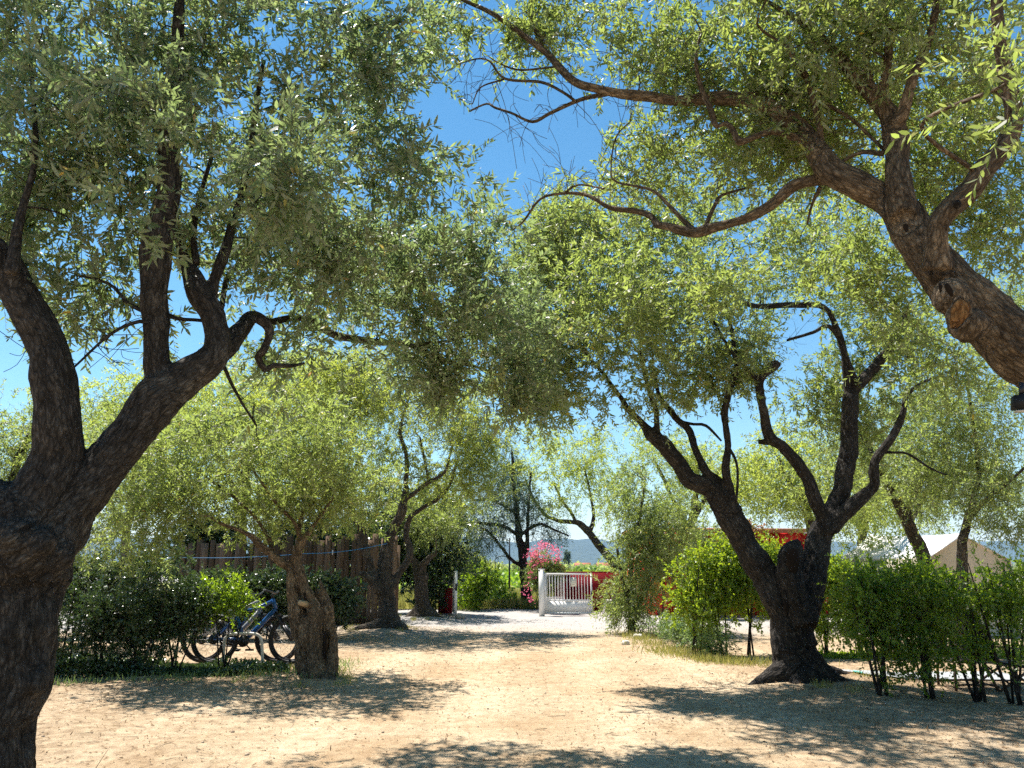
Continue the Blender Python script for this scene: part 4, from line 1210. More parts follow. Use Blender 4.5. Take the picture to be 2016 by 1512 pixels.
for i, (px, Y, h, w, z0, m, lab) in enumerate([
        (1368, 14.4, 1.95, 0.85, 0.45, PRIVET, 'bright yellow-green hedge shrub at the left end of the right hedge'),
        (1425, 14.6, 2.2, 0.85, 0.5, PRIVET, 'tall bright yellow-green hedge shrub below the red house eave'),
        (1478, 14.6, 2.15, 0.8, 0.55, PRIVET, 'bright hedge shrub left of the wide olive trunk, red house above it'),
        (1530, 14.7, 2.1, 0.8, 0.55, PRIVET, 'bright hedge shrub partly behind the wide olive trunk'),
        (1625, 14.6, 1.85, 0.9, 0.5, PRIVET, 'bright-topped hedge shrub just right of the wide olive trunk'),
        (1695, 14.6, 1.55, 0.9, 0.5, PRIVET_DEEP, 'green hedge shrub in the back row below the tent roof'),
        (1770, 14.8, 1.5, 0.9, 0.5, PRIVET_DEEP, 'green back-row hedge shrub below the crooked left-leaning trunk'),
        (1850, 14.8, 1.5, 0.9, 0.5, PRIVET_DEEP, 'green back-row hedge shrub below the beige tent wall')]):
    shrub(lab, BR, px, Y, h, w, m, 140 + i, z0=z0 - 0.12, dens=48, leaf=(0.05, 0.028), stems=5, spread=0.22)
FR = 'dark hedge shrubs at the right edge'
for i, (px, Y, h, w, z0, lab) in enumerate([
        (1742, 10.0, 1.55, 0.75, 0.55, 'front-row hedge shrub with two bare stems near the long root'),
        (1835, 9.9, 1.58, 0.8, 0.5, 'front-row hedge shrub with a clump of thin bare stems before the pale mat'),
        (1925, 9.9, 1.6, 0.85, 0.45, 'dark front-row hedge shrub before the folding table'),
        (2005, 9.7, 1.75, 0.85, 0.4, 'dark front-row hedge shrub cut by the right edge of the photo'),
        (2095, 9.7, 1.75, 0.85, 0.35, 'dark front-row hedge shrub beyond the right edge')][:4]):
    shrub(lab, FR, px, Y, h, w, PRIVET_DEEP, 160 + i, z0=z0 - (0.22 if i < 2 else 0.05), dens=(62, 60, 52, 46)[i], stems=6, stem_r=0.02, leaf=(0.042, 0.024))
# big dark evergreen behind the boards, and shrubs at the gate
shrub('tall black-green evergreen bush filling the corner left of the gate', None, 845, 25.8, 4.2, 2.3, DARKLEAF, 180, z0=0.1, dens=130, leaf=(0.11, 0.05), name='evergreen_bush', spread=0.42, shoot=0.45, dY=0.9, stem_r=0.05)
shrub('dark evergreen bush behind the board fence end', None, 770, 26.5, 4.0, 2.2, DARKLEAF, 181, z0=0.1, dens=90, leaf=(0.11, 0.05), name='evergreen_bush', spread=0.42, shoot=0.45, dY=0.9, stem_r=0.05)
shrub('rounded dark green bush beside the open left gate leaf', None, 935, 28.6, 1.5, 1.5, PRIVET_DEEP, 182, z0=0.05, dens=70, leaf=(0.08, 0.04), name='round_bush', spread=0.3, dY=0.8)
shrub('pale green taller bush behind the round bush at the gate', None, 918, 31, 2.4, 1.5, OLIVE_PALE, 183, z0=0.3, dens=60, leaf=(0.11, 0.04), name='pale_bush', spread=0.4, dY=0.8)
shrub('yellow-green bush on the verge left of the cedar trunk', None, 990, 29.8, 0.75, 1.3, VINE, 184, z0=0.05, dens=34, leaf=(0.09, 0.04), name='verge_bush', spread=0.22, dY=0.6)
WG = 'wild green plants on the right verge'
for i, (px, Y, h, w, lab) in enumerate([
        (1300, 17.2, 0.62, 0.8, 'grey-green weedy bush left of the verge, nearest the bushy olive'),
        (1345, 16.0, 0.6, 0.75, 'blue-green weedy bush at the middle of the right verge'),
        (1385, 15.2, 0.58, 0.6, 'light green weedy bush under the bright hedge'),
        (1415, 14.2, 0.5, 0.5, 'small weedy bush at the hedge foot nearest the wide olive')]):
    shrub(lab, WG, px, Y, h, w, WEED, 190 + i, z0=0.03, dens=26, leaf=(0.05, 0.018), name='weed_bush', spread=0.16, shoot=0.22, stem_r=0.006, dY=0.35, kind='diamond')


def gp(px, Y):
    """ground point under photo column px, Y metres ahead"""
    q = P(px, 756 + F * math.tan(PITCH + math.atan(CAM_Z / Y)), Y)[0]
    return np.array((q[0], Y, gz(q[0], Y)))


def zof(py, Y):
    return P(1008, py, Y)[0][2]


# ------------------------------------------------------------------ gate
GY = 25.6
g0, g1 = gp(1066, GY), gp(1167, GY)
gh = zof(1128, GY)
post = thing('gate_post', 'square white metal gate post at the left end of the barred gate leaf', 'gate post', g0)
m = MB()
m.box(-0.075, 0.1, -0.09, 0.09, 0, zof(1122, GY) - g0[2])
m.build('post_shaft', WHITE, post)
m = MB()
m.box(-0.09, 0.115, -0.105, 0.105, zof(1122, GY) - g0[2], zof(1122, GY) - g0[2] + 0.03)
m.build('post_cap', WHITE, post)
W = g1[0] - g0[0] - 0.12
gate = thing('gate_leaf', 'white gate leaf with upright bars over a solid panel and a pale notice', 'gate', (g0[0] + 0.12, GY, g0[2]))
H = gh - g0[2]
m = MB()
m.box(0, 0.05, -0.025, 0.025, 0.06, H)
m.box(W - 0.05, W, -0.025, 0.025, 0.06, H)
m.box(0.051, W - 0.051, -0.024, 0.024, H - 0.06, H - 0.005)
m.box(0.051, W - 0.051, -0.024, 0.024, 0.46, 0.51)
m.box(0.051, W - 0.051, -0.024, 0.024, 0.07, 0.12)
m.build('gate_frame', WHITE, gate)
m = MB()
m.box(0.051, W - 0.051, -0.012, 0.012, 0.121, 0.459)
m.build('kick_panel', WHITE, gate)
nb = 14
for i in range(nb):
    x = 0.05 + (W - 0.1) * (i + 1) / (nb + 1)
    m = MB()
    m.tube([(x, 0, 0.5), (x, 0, H - 0.05)], 0.011, 8)
    m.build('gate_bar', WHITE, gate)
sx = (1118 - 1066) / F * GY - 0.05
m = MB()
m.box(sx, sx + 0.19, -0.036, -0.027, H - 0.42, H - 0.14)
nt = m.build('notice', SIGN, gate)
m = MB()
for k in range(4):
    m.box(sx + 0.03, sx + 0.16 - 0.02 * (k % 2), -0.0385, -0.0362, H - 0.2 - 0.055 * k, H - 0.19 - 0.055 * k)
m.build('notice_print', mat('faded_notice_print', (0.5, 0.47, 0.42), 0.7), nt)
m = MB()
m.box(W - 0.04, W + 0.01, -0.05, -0.026, 0.62, 0.78)
m.build('lock_plate', DARKMETAL, gate)
# the fixed barred panel standing behind at an angle
fp = thing('railing_panel', 'white barred railing panel set at an angle behind the gate post', 'railing', (g0[0] + 0.12, GY + 1.3, g0[2]), rz=R(14))
m = MB()
m.box(0, 0.68, -0.02, 0.02, 1.22, 1.27)
m.box(0, 0.68, -0.02, 0.02, 0.5, 0.55)
m.box(0, 0.68, -0.015, 0.015, 0, 0.499)
m.box(0.681, 0.74, -0.03, 0.03, 0, 1.3)
m.build('railing_frame', WHITE, fp)
for i in range(7):
    m = MB()
    m.tube([(0.05 + i * 0.09, 0, 0.53), (0.05 + i * 0.09, 0, 1.24)], 0.01, 8)
    m.build('gate_bar', WHITE, fp)
# left leaf, swung open and seen almost edge on
l0, l1 = gp(897, 23.7), gp(892, 25.6)
dv = l1 - l0
lw = float(np.linalg.norm(dv))
left = thing('gate_leaf', 'white gate leaf on the left, swung open and seen edge on', 'gate', l0, rz=math.atan2(dv[1], dv[0]))
LHt = zof(1124, 23.7) - l0[2]
m = MB()
m.box(0, 0.06, -0.035, 0.035, 0.05, LHt)
m.box(lw - 0.06, lw, -0.03, 0.03, 0.05, LHt)
m.box(0.061, lw - 0.061, -0.025, 0.025, LHt - 0.06, LHt - 0.003)
m.box(0.061, lw - 0.061, -0.025, 0.025, 0.46, 0.51)
m.box(0.061, lw - 0.061, -0.025, 0.025, 0.06, 0.11)
m.build('gate_frame', WHITE, left)
m = MB()
m.box(0.061, lw - 0.061, -0.01, 0.01, 0.111, 0.459)
m.build('kick_panel', WHITE, left)
for i in range(14):
    x = 0.06 + (lw - 0.12) * (i + 1) / 15
    m = MB()
    m.tube([(x, 0, 0.5), (x, 0, LHt - 0.05)], 0.011, 8)
    m.build('gate_bar', WHITE, left)
m = MB()
m.box(-0.012, 0.0, -0.03, 0.03, 0.78, 0.98)
m.tube([(-0.012, 0, 0.9), (-0.05, 0, 0.9), (-0.05, 0, 0.86)], 0.009, 6)
m.build('lock_plate', DARKMETAL, left)

# ------------------------------------------------------------------ red walls and house
r0, r1 = gp(1108, 28.0), gp(1235, 28.0)
wall = thing('garden_wall', 'low dark red rendered wall behind the barred white gate', 'wall', (r0[0], 28.0, 0))
m = MB()
m.box(0, r1[0] - r0[0], 0, 0.2, 0, 1.3)
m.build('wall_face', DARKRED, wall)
m = MB()
m.box(-0.001, r1[0] - r0[0] + 0.02, -0.02, 0.22, 1.301, 1.34)
m.build('coping', DARKRED, wall)
q = gp(1103, 27.9)
pil = thing('wall_pillar', 'dark red pillar with a rounded cap at the end of the low wall', 'pillar', (q[0], 27.9, 0))
m = MB()
m.box(-0.2, 0.2, -0.15, 0.15, 0, 1.4)
m.build('pillar_shaft', DARKRED, pil)
m = MB()
a = np.linspace(0, math.pi / 2, 6)
m.tube([(0, 0, 1.401 + 0.2 * math.sin(x)) for x in a], [0.22 * math.cos(x) + 0.005 for x in a], 16)
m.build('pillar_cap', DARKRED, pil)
q0, q1 = gp(862, 25.9), gp(889, 25.9)
lw2 = thing('garden_wall', 'short dark red wall stub behind the edge-on left gate leaf', 'wall', (q0[0], 25.9, 0))
m = MB()
m.box(0, q1[0] - q0[0], 0, 0.25, 0, 0.8)
m.build('wall_face', DARKRED, lw2)
m = MB()
m.box(-0.02, q1[0] - q0[0] + 0.02, -0.02, 0.27, 0.801, 0.84)
m.build('coping', DARKRED, lw2)

HY = 25.5
h0, h1 = gp(1287, HY), gp(1660, HY)
hw = h1[0] - h0[0]
house = thing('house', 'bright red rendered house with a low tiled roof behind the right hedge', 'house', (h0[0], HY, 0), None, R(7))
m = MB()
wx, wz = 3.5, 1.0
zt = zof(1048, HY)
m.box(0, 1.5, 0, 0.3, 0, zt)
m.box(1.501, 2.4, 0, 0.3, 2.1, zt)
m.box(2.401, 4.0, 0, 0.3, 0, zt)
m.box(4.001, 5.1, 0, 0.3, 0, 1.0)
m.box(4.001, 5.1, 0, 0.3, 2.1, zt)
m.box(5.101, hw, 0, 0.3, 0, zt)
m.box(0, 0.3, 0.301, 3, 0, zt)
m.box(hw - 0.3, hw, 0.301, 3, 0, zt)
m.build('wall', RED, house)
m = MB()
m.box(1.502, 2.399, 0.12, 0.17, 0.0, 2.099)
d_ = m.build('door', mat('green_door_paint', (0.05, 0.12, 0.09), 0.5), house)
m = MB()
m.tube([(2.3, 0.1, 1.0), (2.3, 0.06, 1.0), (2.22, 0.06, 1.0)], 0.012, 6)
m.build('handle', STEEL, d_)
m = MB()
m.box(4.002, 5.099, 0.16, 0.18, 1.001, 2.099)
wd = m.build('window', GLASS, house)
m = MB()
for x in (4.002, 4.52, 5.04):
    m.box(x, x + 0.055, 0.1, 0.158, 1.001, 2.098)
m.build('window_frame', WHITE, wd)
m = MB()
ev = [(-0.3, -0.45, zt + 0.01), (hw + 0.3, -0.45, zt - 0.35), (hw + 0.3, 3, zt + 0.55), (-0.3, 3, zt + 0.75), (hw + 0.3, 6.4, zt - 0.3), (-0.3, 6.4, zt - 0.1)]
ev = [(-0.1, -0.2, zt + 0.004), (hw + 0.2, -0.2, zt + 0.004), (hw + 0.2, 1.5, zt + 0.1), (-0.1, 1.5, zt + 0.1), (hw + 0.2, 3.2, zt + 0.004), (-0.1, 3.2, zt + 0.004)]
up_ = [(x, y, z + 0.12) for x, y, z in ev]
m.add(ev + up_, [(0, 3, 2, 1), (3, 5, 4, 2), (6, 7, 8, 9), (9, 8, 10, 11), (0, 1, 7, 6), (1, 2, 8, 7), (2, 4, 10, 8), (4, 5, 11, 10), (5, 3, 9, 11), (3, 0, 6, 9)])
m.build('roof', TILE, house)
q = gp(1441, HY - 0.15)
m = MB()
m.disc((q[0] - h0[0], -0.1, zof(1073, HY)), (0, 1, 0), 0.2, 0.05, 24)
m.tube([(q[0] - h0[0], -0.074, zof(1073, HY)), (q[0] - h0[0], -0.002, zof(1073, HY))], 0.03, 8)
m.build('wall_lamp', CANVAS_W, house)
# climber on the house corner
AUTUMN = leaf_mat('autumn_leaf', [(0, (0.06, 0.09, 0.02)), (0.5, (0.25, 0.11, 0.03)), (1, (0.4, 0.15, 0.03))], (0.2, 0.15, 0.06), (0.5, 0.2, 0.03), 0.4)
for i, (px, Y, h, w, lab) in enumerate([(1303, 24.4, 2.75, 1.1, 'reddish climbing bush against the left corner of the red house'), (1375, 24.6, 3.1, 1.5, 'green bush before the red house wall, left of the white wall lamp'),
                                        (1470, 25.0, 2.95, 1.5, 'orange-leaved bush before the red house wall, right of the white wall lamp')]):
    shrub(lab, 'bushes against the red house', px, Y, h, w, AUTUMN if i != 1 else OLIVE, 201 + i, z0=0.3, dens=44, leaf=(0.08, 0.04), name='climbing_bush', spread=0.3, dY=0.3)

# ------------------------------------------------------------------ board fence
FY = 21.6
f0, f1 = gp(345, FY), gp(777, FY)
fence = thing('board_fence', 'tall brown fence of rough weathered boards behind the bicycles', 'fence', (f0[0], FY, 0))
rr = random.Random(4)
fw = f1[0] - f0[0]
m = MB()
x = 0.0
while x < fw:
    w = rr.uniform(0.12, 0.21)
    hgt = 2.22 + rr.uniform(-0.12, 0.14) + 0.1 * x / fw
    y = rr.uniform(-0.03, 0.012)
    t = rr.uniform(-0.025, 0.025)
    n = 7
    v = []
    for k in range(n):
        z = hgt * k / (n - 1)
        e0, e1 = rr.uniform(-0.008, 0.008), rr.uniform(-0.008, 0.008)
        xo = x + t * z
        v += [(xo + e0, y, z), (xo + w - 0.008 + e1, y + 0.004, z), (xo + w - 0.008 + e1, y + 0.026, z), (xo + e0, y + 0.024, z)]
    fcs = [(3, 2, 1, 0), tuple((n - 1) * 4 + j for j in range(4))]
    for k in range(n - 1):
        for j in range(4):
            fcs.append((k * 4 + j, k * 4 + (j + 1) % 4, (k + 1) * 4 + (j + 1) % 4, (k + 1) * 4 + j))
    m.add(v, fcs)
    x += w
bd = m.build('boards', BOARD, fence)
bn, bl = BOARD.node_tree.nodes, BOARD.node_tree.links
gi = bn.new('ShaderNodeNewGeometry')
mv = bn.new('ShaderNodeMapping')
mv.inputs['Scale'].default_value = (9, 9, 0.7)
for nd_ in list(bn):
    if nd_.type == 'TEX_NOISE' and nd_.inputs['Scale'].default_value < 10:
        bl.new([n_ for n_ in bn if n_.type == 'TEX_COORD'][0].outputs['Object'], mv.inputs['Vector'])
        bl.new(mv.outputs[0], nd_.inputs['Vector'])
        nd_.inputs['Scale'].default_value = 1.6
hs = bn.new('ShaderNodeHueSaturation')
mrr = bn.new('ShaderNodeMapRange')
mrr.inputs['To Min'].default_value = 0.45
mrr.inputs['To Max'].default_value = 1.5
bl.new(gi.outputs['Random Per Island'], mrr.inputs['Value'])
bl.new(mrr.outputs[0], hs.inputs['Value'])
pb = bn['Principled BSDF']
src = pb.inputs['Base Color'].links[0].from_socket
bl.new(src, hs.inputs['Color'])
bl.new(hs.outputs[0], pb.inputs['Base Color'])
for z in (0.5, 1.6):
    m = MB()
    m.box(-0.05, fw, 0.04, 0.09, z, z + 0.1)
    m.build('rail', BOARD, fence)
for k in range(5):
    m = MB()
    m.box(k * fw / 4 - 0.05, k * fw / 4 + 0.05, 0.095, 0.19, 0, 2.1)
    m.build('fence_post', BOARD, fence)
# blue line strung between the trees
a_, b_, c_ = P(330, 1097, 18.5)[0], P(600, 1090, 18.9)[0], P(762, 1070, 19.2)[0]
m = MB()
pts = [a_ + (b_ - a_) * t + np.array((0, 0, -0.05 * math.sin(math.pi * t))) for t in np.linspace(0, 1, 14)]
pts += [b_ + (c_ - b_) * t + np.array((0, 0, -0.06 * math.sin(math.pi * t))) for t in np.linspace(0.07, 1, 12)]
m.tube(pts, 0.007, 6)
tag(m.build('clothes_line', ROPE), 'blue line strung level in front of the board fence', 'clothes line')
pk = thing('clothes_peg', 'small white clothes peg hanging on the blue line', 'clothes peg', P(655, 1084, 19.02)[0])
m = MB()
m.box(-0.012, 0.012, -0.016, -0.001, -0.1, 0.012)
m.box(-0.012, 0.012, 0.001, 0.016, -0.1, 0.012)
m.build('peg_body', CANVAS_W, pk)


# ------------------------------------------------------------------ bicycles
def bicycle(label, loc, rz, frame_m, lean):
    b = thing('bicycle', label, 'bicycle', loc, 'bicycles leaning in the rack', rz)
    b.rotation_euler.x = lean
    b.scale = (1.1, 1.1, 1.1)
    rw, fwx, wr = (0, 0, 0.355), (1.14, 0, 0.355), 0.325
    bb, seat, ht, hb = (0.44, 0, 0.33), (0.27, 0, 0.74), (0.80, 0, 0.93), (0.86, 0, 0.78)
    m = MB()
    m.tube([ht, hb], 0.03, 10)
    m.tube([(0.81, 0, 0.9), (0.55, 0, 0.78), seat], [0.028, 0.024, 0.022], 10)
    m.tube([hb, (0.66, 0, 0.56), bb], [0.034, 0.036, 0.034], 10)
    m.tube([seat, bb], 0.022, 10)
    m.tube([(bb[0], -0.04, bb[2]), (bb[0], 0.04, bb[2])], 0.035, 12)
    for s in (-1, 1):
        m.tube([(0.4, 0.03 * s, 0.36), (0.2, 0.06 * s, 0.36), (0, 0.065 * s, 0.355)], 0.014, 8)
        m.tube([(0.3, 0.02 * s, 0.66), (0.14, 0.055 * s, 0.52), (0, 0.065 * s, 0.37)], 0.012, 8)
    m.tube([(0.34, 0, 0.5), (0.45, 0, 0.7)], 0.02, 8)
    m.build('frame', frame_m, b, True)
    m = MB()
    m.tube([hb, (0.885, 0, 0.71)], 0.02, 8)
    m.box(0.85, 0.93, -0.075, 0.075, 0.68, 0.715)
    for s in (-1, 1):
        m.tube([(0.89, 0.06 * s, 0.7), (1.02, 0.062 * s, 0.52)], 0.018, 8)
        m.tube([(1.0, 0.062 * s, 0.54), (1.14, 0.062 * s, 0.355)], 0.026, 8)
    m.build('fork', DARKMETAL, b, True)
    m = MB()
    m.tube([ht, (0.79, 0, 0.99), (0.84, 0, 1.01)], 0.018, 8)
    m.tube([(0.78, -0.36, 1.04), (0.82, -0.2, 1.03), (0.84, 0, 1.01), (0.82, 0.2, 1.03), (0.78, 0.36, 1.04)], 0.013, 8)
    hbar = m.build('handlebar', DARKMETAL, b, True)
    for s in (-1, 1):
        m = MB()
        m.tube([(0.78, 0.36 * s, 1.041), (0.795, 0.25 * s, 1.036)], 0.018, 8)
        m.build('grip', BLACK, hbar, True)
    m = MB()
    m.tube([seat, (0.245, 0, 0.86)], 0.015, 8)
    sp = m.build('seat_post', DARKMETAL, b, True)
    m = MB()
    m.tube([(0.12, 0, 0.885), (0.2, 0, 0.89), (0.3, 0, 0.88), (0.4, 0, 0.875)], [0.05, 0.075, 0.045, 0.018], 12)
    sa = m.build('saddle', BLACK, b, True)
    sa.scale = (1, 1, 0.5)
    sa.location.z = 0.44
    for c in (rw, fwx):
        m = MB()
        m.torus(c, wr, 0.03, 44, 10)
        w_ = m.build('wheel', BLACK, b, True)
        m = MB()
        m.torus(c, wr - 0.035, 0.011, 44, 8)
        m.disc(c, (0, 1, 0), 0.026, 0.1, 14)
        m.build('rim', DARKMETAL, w_, True)
        m = MB()
        for k in range(28):
            an = 2 * math.pi * k / 28
            s = -1 if k % 2 else 1
            m.tube([(c[0] + 0.02 * math.cos(an + s), c[1] + 0.03 * s, c[2] + 0.02 * math.sin(an + s)), (c[0] + (wr - 0.04) * math.cos(an), c[1], c[2] + (wr - 0.04) * math.sin(an))], 0.0016, 3)
        m.build('spokes', STEEL, w_)
    m = MB()
    m.disc((0.44, -0.055, 0.33), (0, 1, 0), 0.085, 0.006, 24)
    m.disc((0, -0.06, 0.355), (0, 1, 0), 0.075, 0.02, 20)
    m.bar((0.44, -0.07, 0.33), (0.56, -0.07, 0.21), 0.022, 0.012)
    m.bar((0.44, 0.07, 0.33), (0.32, 0.07, 0.45), 0.022, 0.012)
    m.tube([(0.44, -0.055, 0.413), (0.0, -0.06, 0.43)], 0.005, 4)
    m.tube([(0.44, -0.055, 0.247), (0.0, -0.06, 0.282)], 0.005, 4)
    cr = m.build('crank', DARKMETAL, b)
    for s, x, z in ((-1, 0.56, 0.21), (1, 0.32, 0.45)):
        m = MB()
        m.box(x - 0.05, x + 0.05, min(0.08 * s, 0.17 * s), max(0.08 * s, 0.17 * s), z - 0.012, z + 0.012)
        m.build('pedal', BLACK, cr)
    return b


q = gp(418, 13.2)
bicycle('blue full-suspension mountain bicycle parked by the split hollow trunk', (q[0], 13.2, q[2]), R(1), BLUE, R(-3))
q = gp(398, 13.6)
bicycle('pale grey bicycle parked half hidden behind the blue one', (q[0], 13.6, q[2]), R(-2), GREYPAINT, R(4))
q = gp(438, 12.85)
rack = thing('bike_rack', 'pale bent-tube hoop rack in front of the blue bicycle', 'bike rack', q)
m = MB()
pts = [(0, 0, 0), (0, 0, 0.38), (0.03, 0, 0.455), (0.1, 0, 0.49), (0.25, 0, 0.5), (0.42, 0, 0.5), (0.52, 0, 0.48), (0.58, 0, 0.4), (0.61, 0, 0.2), (0.63, 0, 0)]
c = catmull([(*v, 0.024) for v in pts], 0.03)
m.tube(c[:, :3], 0.024, 10)
m.build('hoop', mat('cream_tube_paint', (0.62, 0.56, 0.48), 0.4, 0.4), rack, True)
for x in (0, 0.63):
    m = MB()
    m.box(x - 0.05, x + 0.05, -0.05, 0.05, 0.001, 0.011)
    m.build('foot_plate', STEEL, rack)

# ------------------------------------------------------------------ oleander
q = gp(1062, 27.2)
ol = shrub('oleander with pink flowers rising behind the white gate post', None, 1072, 27.4, 1.85, 1.1, leaf_mat('oleander_leaf', [(0, (0.05, 0.09, 0.02)), (0.6, (0.1, 0.16, 0.035)), (1, (0.2, 0.26, 0.06))], (0.16, 0.2, 0.08), (0.3, 0.4, 0.05), 0.4), 210, z0=0.5, dens=46, leaf=(0.12, 0.024), kind='lance', name='oleander', spread=0.26, dY=0.5, cat='oleander')
rng = np.random.default_rng(5)
oc = np.array(ol.location)
cl = []
for k in range(52):
    a = rng.normal(size=3)
    a /= np.linalg.norm(a)
    cl.append(np.array((0.55, 0.45, 0.42)) * a * rng.uniform(0.85, 1.1) + np.array((0, -0.12, 1.86)))
cl += [np.array((-0.55 + rng.uniform(-0.12, 0.12), -0.3, z)) for z in (1.2, 1.15, 0.85, 0.5, 0.4, 0.68, 1.3)]
cl = np.array([c for c in cl if c[2] > 0.3 and (c[2] > 1.45 or c[0] < -0.3)])
pp = np.repeat(cl, 20, 0) + rng.normal(size=(len(cl) * 20, 3)) * 0.075
leaves_mesh('flowers', pp, rng.normal(size=(len(pp), 3)) + np.array((0, -0.3, 0.4)), 0.05, 0.045, PINK, ol, rng, 'oval', None, 0.2)

# ------------------------------------------------------------------ pole in the field, distant things
q = gp(1003, 42)
lp = thing('field_pole', 'thin dark pole with a curved arm standing in the field', 'lamp post', (q[0], 42, q[2]))  # taken for an irrigation pole, built with a lamp-like head
m = MB()
m.tube([(0, 0, 0), (0, 0, 1.2), (0, 0, 2.95)], [0.055, 0.05, 0.035], 10)
m.build('pole', DARKMETAL, lp, True)
m = MB()
m.tube([(-0.02 - 0.38 * (1 - math.cos(a)), 0, 1.72 + 0.28 * math.sin(a)) for a in np.linspace(0.3, 2.9, 12)] + [(-0.74, 0, 1.2)], 0.022, 8)
am = m.build('arm', DARKMETAL, lp, True)
m = MB()
m.tube([(-0.74, 0, 1.2), (-0.74, 0, 1.1)], [0.03, 0.06], 12)
m.build('arm_head', DARKMETAL, am)


def far_tree(label, px, Y, h, w, m, seed, conifer=False):
    q = gp(px, Y)
    n = 46
    rg = np.random.default_rng(seed)
    g = q[2]
    lim = [[(q[0], Y, g - 0.2, 0.03 * h), (q[0] + 0.02 * h, Y, g + h * 0.5, 0.02 * h), (q[0], Y, g + h * 0.9, 0.006 * h)]]
    lb = []
    if conifer:
        for k in range(6):
            z = 0.2 + 0.14 * k
            lb.append((np.array((q[0], Y, g + h * z)), np.array((w * 0.5 * (1.05 - z), w * 0.5 * (1.05 - z), h * 0.09)), 16, 1))
    else:
        for k in range(6):
            lb.append((np.array((q[0] + rg.uniform(-0.3, 0.3) * w, Y + rg.uniform(-0.3, 0.3) * w, g + h * rg.uniform(0.45, 0.78))), np.array((w * 0.28, w * 0.28, h * 0.2)), 18, 1))
    return plant('distant_tree', label, 'tree', 'trees beyond the vineyard', lim, lb, m, BARK_DARK, seed, 0.2, leaf=(h * 0.055, h * 0.032), kind='diamond', per_clump=7, per_shoot=9, spread=h * 0.075,
                 shoot=h * 0.07, branch_r=h * 0.004, shoot_stems=False, base=q)


for i, (px, Y, h, w, mt, cn, lab) in enumerate([
        (1117, 330, 11, 7, NEEDLE, True, 'dark distant conifer beyond the vineyard, right of the oleander flowers'),
        (1150, 230, 6.5, 9, VINE, False, 'light green distant tree right of the distant conifer, above the gate'),
        (1190, 200, 6, 9, OLIVE_PALE, False, 'pale distant tree beyond the gate, left of the leaning trunk foot'),
        (925, 190, 8, 10, OLIVE_PALE, False, 'pale distant tree left of the cedar boughs'),
        (962, 160, 6, 9, OLIVE_PALE, False, 'distant round tree seen under the cedar boughs'),
        (990, 210, 6, 10, VINE, False, 'bright distant tree left of the thin pole'),
        (1020, 240, 8, 10, OLIVE, False, 'distant tree behind the cedar trunk')]):
    far_tree(lab, px, Y, h, w, mt, 300 + i, cn)


def far_house(label, px, Y, w, d, h):
    q = gp(px, Y)
    b = thing('distant_house', label, 'house', (q[0], Y, q[2]), 'houses beyond the vineyard')
    m = MB()
    m.box(-w / 2, w / 2, -d / 2, d / 2, 0, h)
    m.add([(-w / 2, -d / 2, h), (-w / 2, d / 2, h), (-w / 2, 0, h + d * 0.2), (w / 2, -d / 2, h), (w / 2, d / 2, h), (w / 2, 0, h + d * 0.2)], [(0, 2, 1), (3, 4, 5)])
    m.build('wall', mat('cream_render', (0.6, 0.48, 0.36), 0.9), b)
    m = MB()
    e = 0.5
    lo = [(-w / 2 - e, -d / 2 - e, h - 0.05), (w / 2 + e, -d / 2 - e, h - 0.05), (w / 2 + e, 0, h + d * 0.2 + 0.08), (-w / 2 - e, 0, h + d * 0.2 + 0.08), (w / 2 + e, d / 2 + e, h - 0.05), (-w / 2 - e, d / 2 + e, h - 0.05)]
    hi = [(x, y, z + 0.25) for x, y, z in lo]
    m.add(lo + hi, [(0, 3, 2, 1), (3, 5, 4, 2), (6, 7, 8, 9), (9, 8, 10, 11), (0, 1, 7, 6), (1, 2, 8, 7), (2, 4, 10, 8), (4, 5, 11, 10), (5, 3, 9, 11), (3, 0, 6, 9)])
    m.build('roof', TILE, b)
    for x in (-w / 4, w / 4):
        m = MB()
        m.box(x - 0.5, x + 0.5, -d / 2 - 0.03, -d / 2 - 0.003, 1.2, 2.5)
        m.build('window', GLASS, b)


far_house('cream house with a tiled roof far beyond the vineyard, above the gate', 1147, 420, 7.5, 7, 5.0)
far_house('cream tiled house far beyond the vineyard, by the foot of the leaning trunk', 1190, 400, 7, 7, 5.0)

rng = np.random.default_rng(77)
# vine rows, seen as one green mass
rows = []
for k in range(30):
    y = 46 + 2.6 * k + (k * 0.02) ** 2
    n = int(40 * (14 + y * 0.2) / 10 * 9)
    xx = rng.uniform(-8 - y * 0.09, 14 + y * 0.16, n)
    rows.append(np.stack([xx, y + rng.normal(0, 0.22, n), 0.55 + rng.normal(0, 0.22, n) + 0.08 * np.sin(xx * 5 + k)], 1))
rows = np.concatenate(rows)
rows[:, 2] = np.clip(rows[:, 2], 0.15, 1.25) + height(rows[:, 0], rows[:, 1])
tag(leaves_mesh('vineyard', rows, rng.normal(size=(len(rows), 3)), 0.26, 0.22, VINE, None, rng, 'oval', None, 0.5), kind='stuff')
# far woods reading as one mass
n = 26000
yy = rng.uniform(240, 700, n)
xx = rng.uniform(-1, 1, n) * yy * 0.8
hh = 4.2 + 1.8 * vnoise(np.stack([xx / 9, yy / 9, yy * 0], 1), 81) + 1.6 * vnoise(np.stack([xx / 40, yy / 40, yy * 0], 1), 82)
zz = np.maximum(0.3, hh * rng.uniform(0.3, 1, n) ** 0.6) + height(xx, yy)
tag(leaves_mesh('far_woods', np.stack([xx, yy, zz], 1), rng.normal(size=(n, 3)), 2.0, 1.6, OLIVE, None, rng, 'oval', np.clip(0.5 + 0.5 * vnoise(np.stack([xx / 14, yy / 14, yy * 0], 1), 83) + rng.normal(0, 0.15, n), 0, 0.98), 0.4), kind='stuff')
